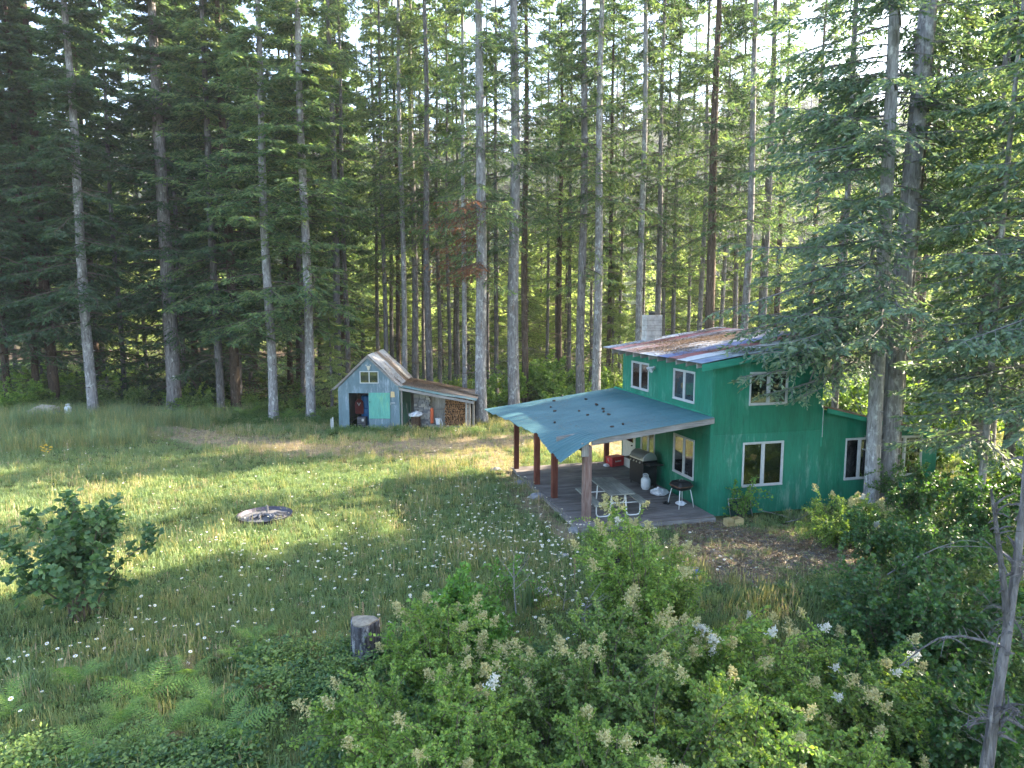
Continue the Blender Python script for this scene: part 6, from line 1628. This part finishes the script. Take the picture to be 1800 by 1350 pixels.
# iris clump, mullein stalks, bare twigs
gp = ground_at(925, 1085)
e = empty('iris_clump', (gp.x, gp.y, gzf(gp.x, gp.y)), 0, 'clump of upright sword leaves beside the bare grey sapling', 'plant')
link('leaves', tuft(31, 46, 0.75, 0.16, 0.03, M['g4'], 0.35), e); link('leaves_dry', tuft(32, 8, 0.95, 0.18, 0.012, M['g3'], 0.3, head=True), e)
M['stalk'] = plain('dry_stalk', (0.30, 0.23, 0.13), 0.9, 0, 0.4, 12, 0.1)
for i, (px, py, h, lab) in enumerate([(640, 1150, 0.85, 'tall dry flower stalk straight behind the grey stump'), (622, 1152, 0.7, 'dry flower stalk left of the tallest one, behind the stump'), (1010, 1045, 0.75, 'dry seed stalk standing among daisies left of the black stump'), (947, 905, 0.6, 'dry stalk in daisies just below the third porch post'), (668, 1140, 0.45, 'shortest dry stalk, right of the grey stump')]):
    gp = ground_at(px, py); e = empty('dry_stalk', (gp.x, gp.y, gzf(gp.x, gp.y)), i, lab, 'stalk')
    MB().tube([(0, 0, 0), (0.02, 0, h * 0.5), (0.0, 0.02, h)], [0.008, 0.012, 0.01], 6).obj('stem', M['stalk'], e)
    mb = MB(); rr = random.Random(i)
    for q in range(34):
        z = h * (0.45 + 0.55 * q / 34); a = q * 2.4; mb.lathe([(0.003, z), (0.014, z + 0.008), (0.004, z + 0.02)], 5, c=(0.014 * math.cos(a), 0.014 * math.sin(a)))
    mb.obj('seed_head', M['stalk'], e)
def twig_tree(px, d, pts_px, label, name='bare_sapling', r0=0.014, mat='twig_grey', cat='bare sapling', twigs=4, seed=0):
    """branches given as pixel polylines, all standing at about distance d; small depth offsets give them volume"""
    rr = random.Random(seed); x0 = at(px, d); base = Vector((x0, d, gzf(x0, d)))
    e = empty(name, base, 0, label, cat)
    for bi_, (pl, r) in enumerate(pts_px):
        off = rr.uniform(-0.22, 0.22) if bi_ else 0.0
        P = []
        for j, (a, b) in enumerate(pl):
            q = at_depth(a, b, d + off * j); P.append(q - base)
        mb = MB(); mb.tube(P, [r * (1 - 0.7 * j / (len(P) - 1)) for j in range(len(P))], 6)
        for q in range(twigs):
            j = rr.randrange(len(P) - 1); s = P[j].lerp(P[j + 1], rr.random()); dd = Vector((rr.uniform(-1, 1), rr.uniform(-1, 1), rr.uniform(-0.3, 0.9))).normalized() * rr.uniform(0.08, 0.3)
            mb.tube([s, s + dd * 0.5 + Vector((0, 0, 0.01)), s + dd + Vector((0, 0, -0.02))], [r * 0.35, r * 0.25, r * 0.1], 4)
        mb.obj('stem' if bi_ == 0 else 'branch', M[mat], e)
    return e
twig_tree(907, 11.2, [([(907, 1078), (904, 1040), (903, 1000), (904, 975)], .013), ([(905, 1020), (892, 1000), (880, 985)], .008), ([(905, 1015), (920, 995), (930, 978)], .008), ([(906, 1036), (924, 1020), (933, 1008)], .007)], 'bare grey sapling with forked twigs beside the iris clump')
twig_tree(990, 11.5, [([(990, 1072), (993, 1050), (995, 1010)], .008), ([(992, 1056), (980, 1042), (975, 1025)], .006), ([(992, 1056), (1005, 1050), (1018, 1046)], .005)], 'small bare twig plant in the grass left of the tallest bush', seed=2)
twig_tree(1027, 10.3, [([(1027, 1110), (1028, 1075), (1034, 1055), (1062, 1015)], .009), ([(1028, 1070), (1045, 1058), (1062, 1054)], .006), ([(1027, 1090), (1005, 1072), (998, 1070)], .005), ([(1030, 1070), (1055, 1050), (1060, 1045)], .005)], 'leaning bare twigs at the left foot of the tallest bush', seed=3)

# snag and broken dead trunks at the lower right
twig_tree(1735, 7.9, [([(1722, 1440), (1735, 1350), (1748, 1250), (1768, 1130), (1786, 1000), (1800, 880), (1812, 700), (1822, 500)], .085), ([(1772, 1120), (1766, 1040), (1756, 960), (1748, 900), (1742, 860)], .045),
  ([(1770, 1140), (1730, 1126), (1690, 1118), (1650, 1122), (1620, 1140), (1580, 1172)], .022), ([(1752, 1275), (1770, 1262), (1800, 1280), (1830, 1290)], .035), ([(1756, 1250), (1775, 1240), (1795, 1262)], .04), ([(1757, 1262), (1725, 1262), (1700, 1280)], .026),
  ([(1776, 1100), (1760, 1070), (1740, 1060)], .012), ([(1782, 1040), (1800, 1000), (1815, 985)], .02), ([(1778, 1080), (1795, 1110), (1810, 1160)], .012), ([(1775, 1100), (1755, 1120), (1745, 1160), (1752, 1200)], .008), ([(1778, 1080), (1762, 1090), (1735, 1120)], .007)],
  'grey forked snag bristling with dead twigs at the lower right edge', 'dead_snag', mat='snag', cat='dead tree', twigs=22, seed=5)
twig_tree(1722, 7.6, [([(1716, 1420), (1728, 1340), (1738, 1280), (1745, 1225), (1748, 1208)], .042), ([(1733, 1310), (1715, 1300), (1700, 1296)], .008)], 'broken pointed dead stem leaning beside the grey snag', 'broken_stem', mat='snag', cat='dead stem', twigs=3, seed=6)
twig_tree(1640, 13.0, [([(1560, 1010), (1600, 985), (1650, 962), (1700, 960), (1745, 962)], .013), ([(1650, 962), (1690, 950), (1720, 952)], .007)], 'thin arching dead branch over the dark bushes at right', 'fallen_branch', cat='dead branch', twigs=5, seed=7)
twig_tree(1400, 18.8, [([(1380, 918), (1400, 914), (1415, 906), (1440, 898)], .014), ([(1330, 896), (1360, 902), (1395, 912)], .01)], 'grey fallen branch lying on the ground along the green wall', 'fallen_branch', cat='dead branch', twigs=6, seed=8)
# dead hanging limb of the leftmost leaning trunk
twig_tree(1525, 20.0, [([(1527, 611), (1495, 616), (1470, 612), (1462, 606), (1435, 640), (1420, 680), (1410, 690)], .05), ([(1465, 606), (1490, 585), (1512, 565)], .025), ([(1465, 610), (1480, 655), (1500, 700), (1515, 728)], .018), ([(1462, 608), (1430, 618), (1400, 635), (1384, 645)], .02), ([(1464, 615), (1475, 650), (1485, 668), (1505, 678)], .014), ([(1455, 620), (1440, 660), (1430, 690)], .016), ([(1460, 608), (1420, 590), (1395, 600)], .012)],
  'dead grey limb hanging off the leftmost leaning trunk over the wing', 'dead_limb', cat='dead limb', twigs=12, seed=9)
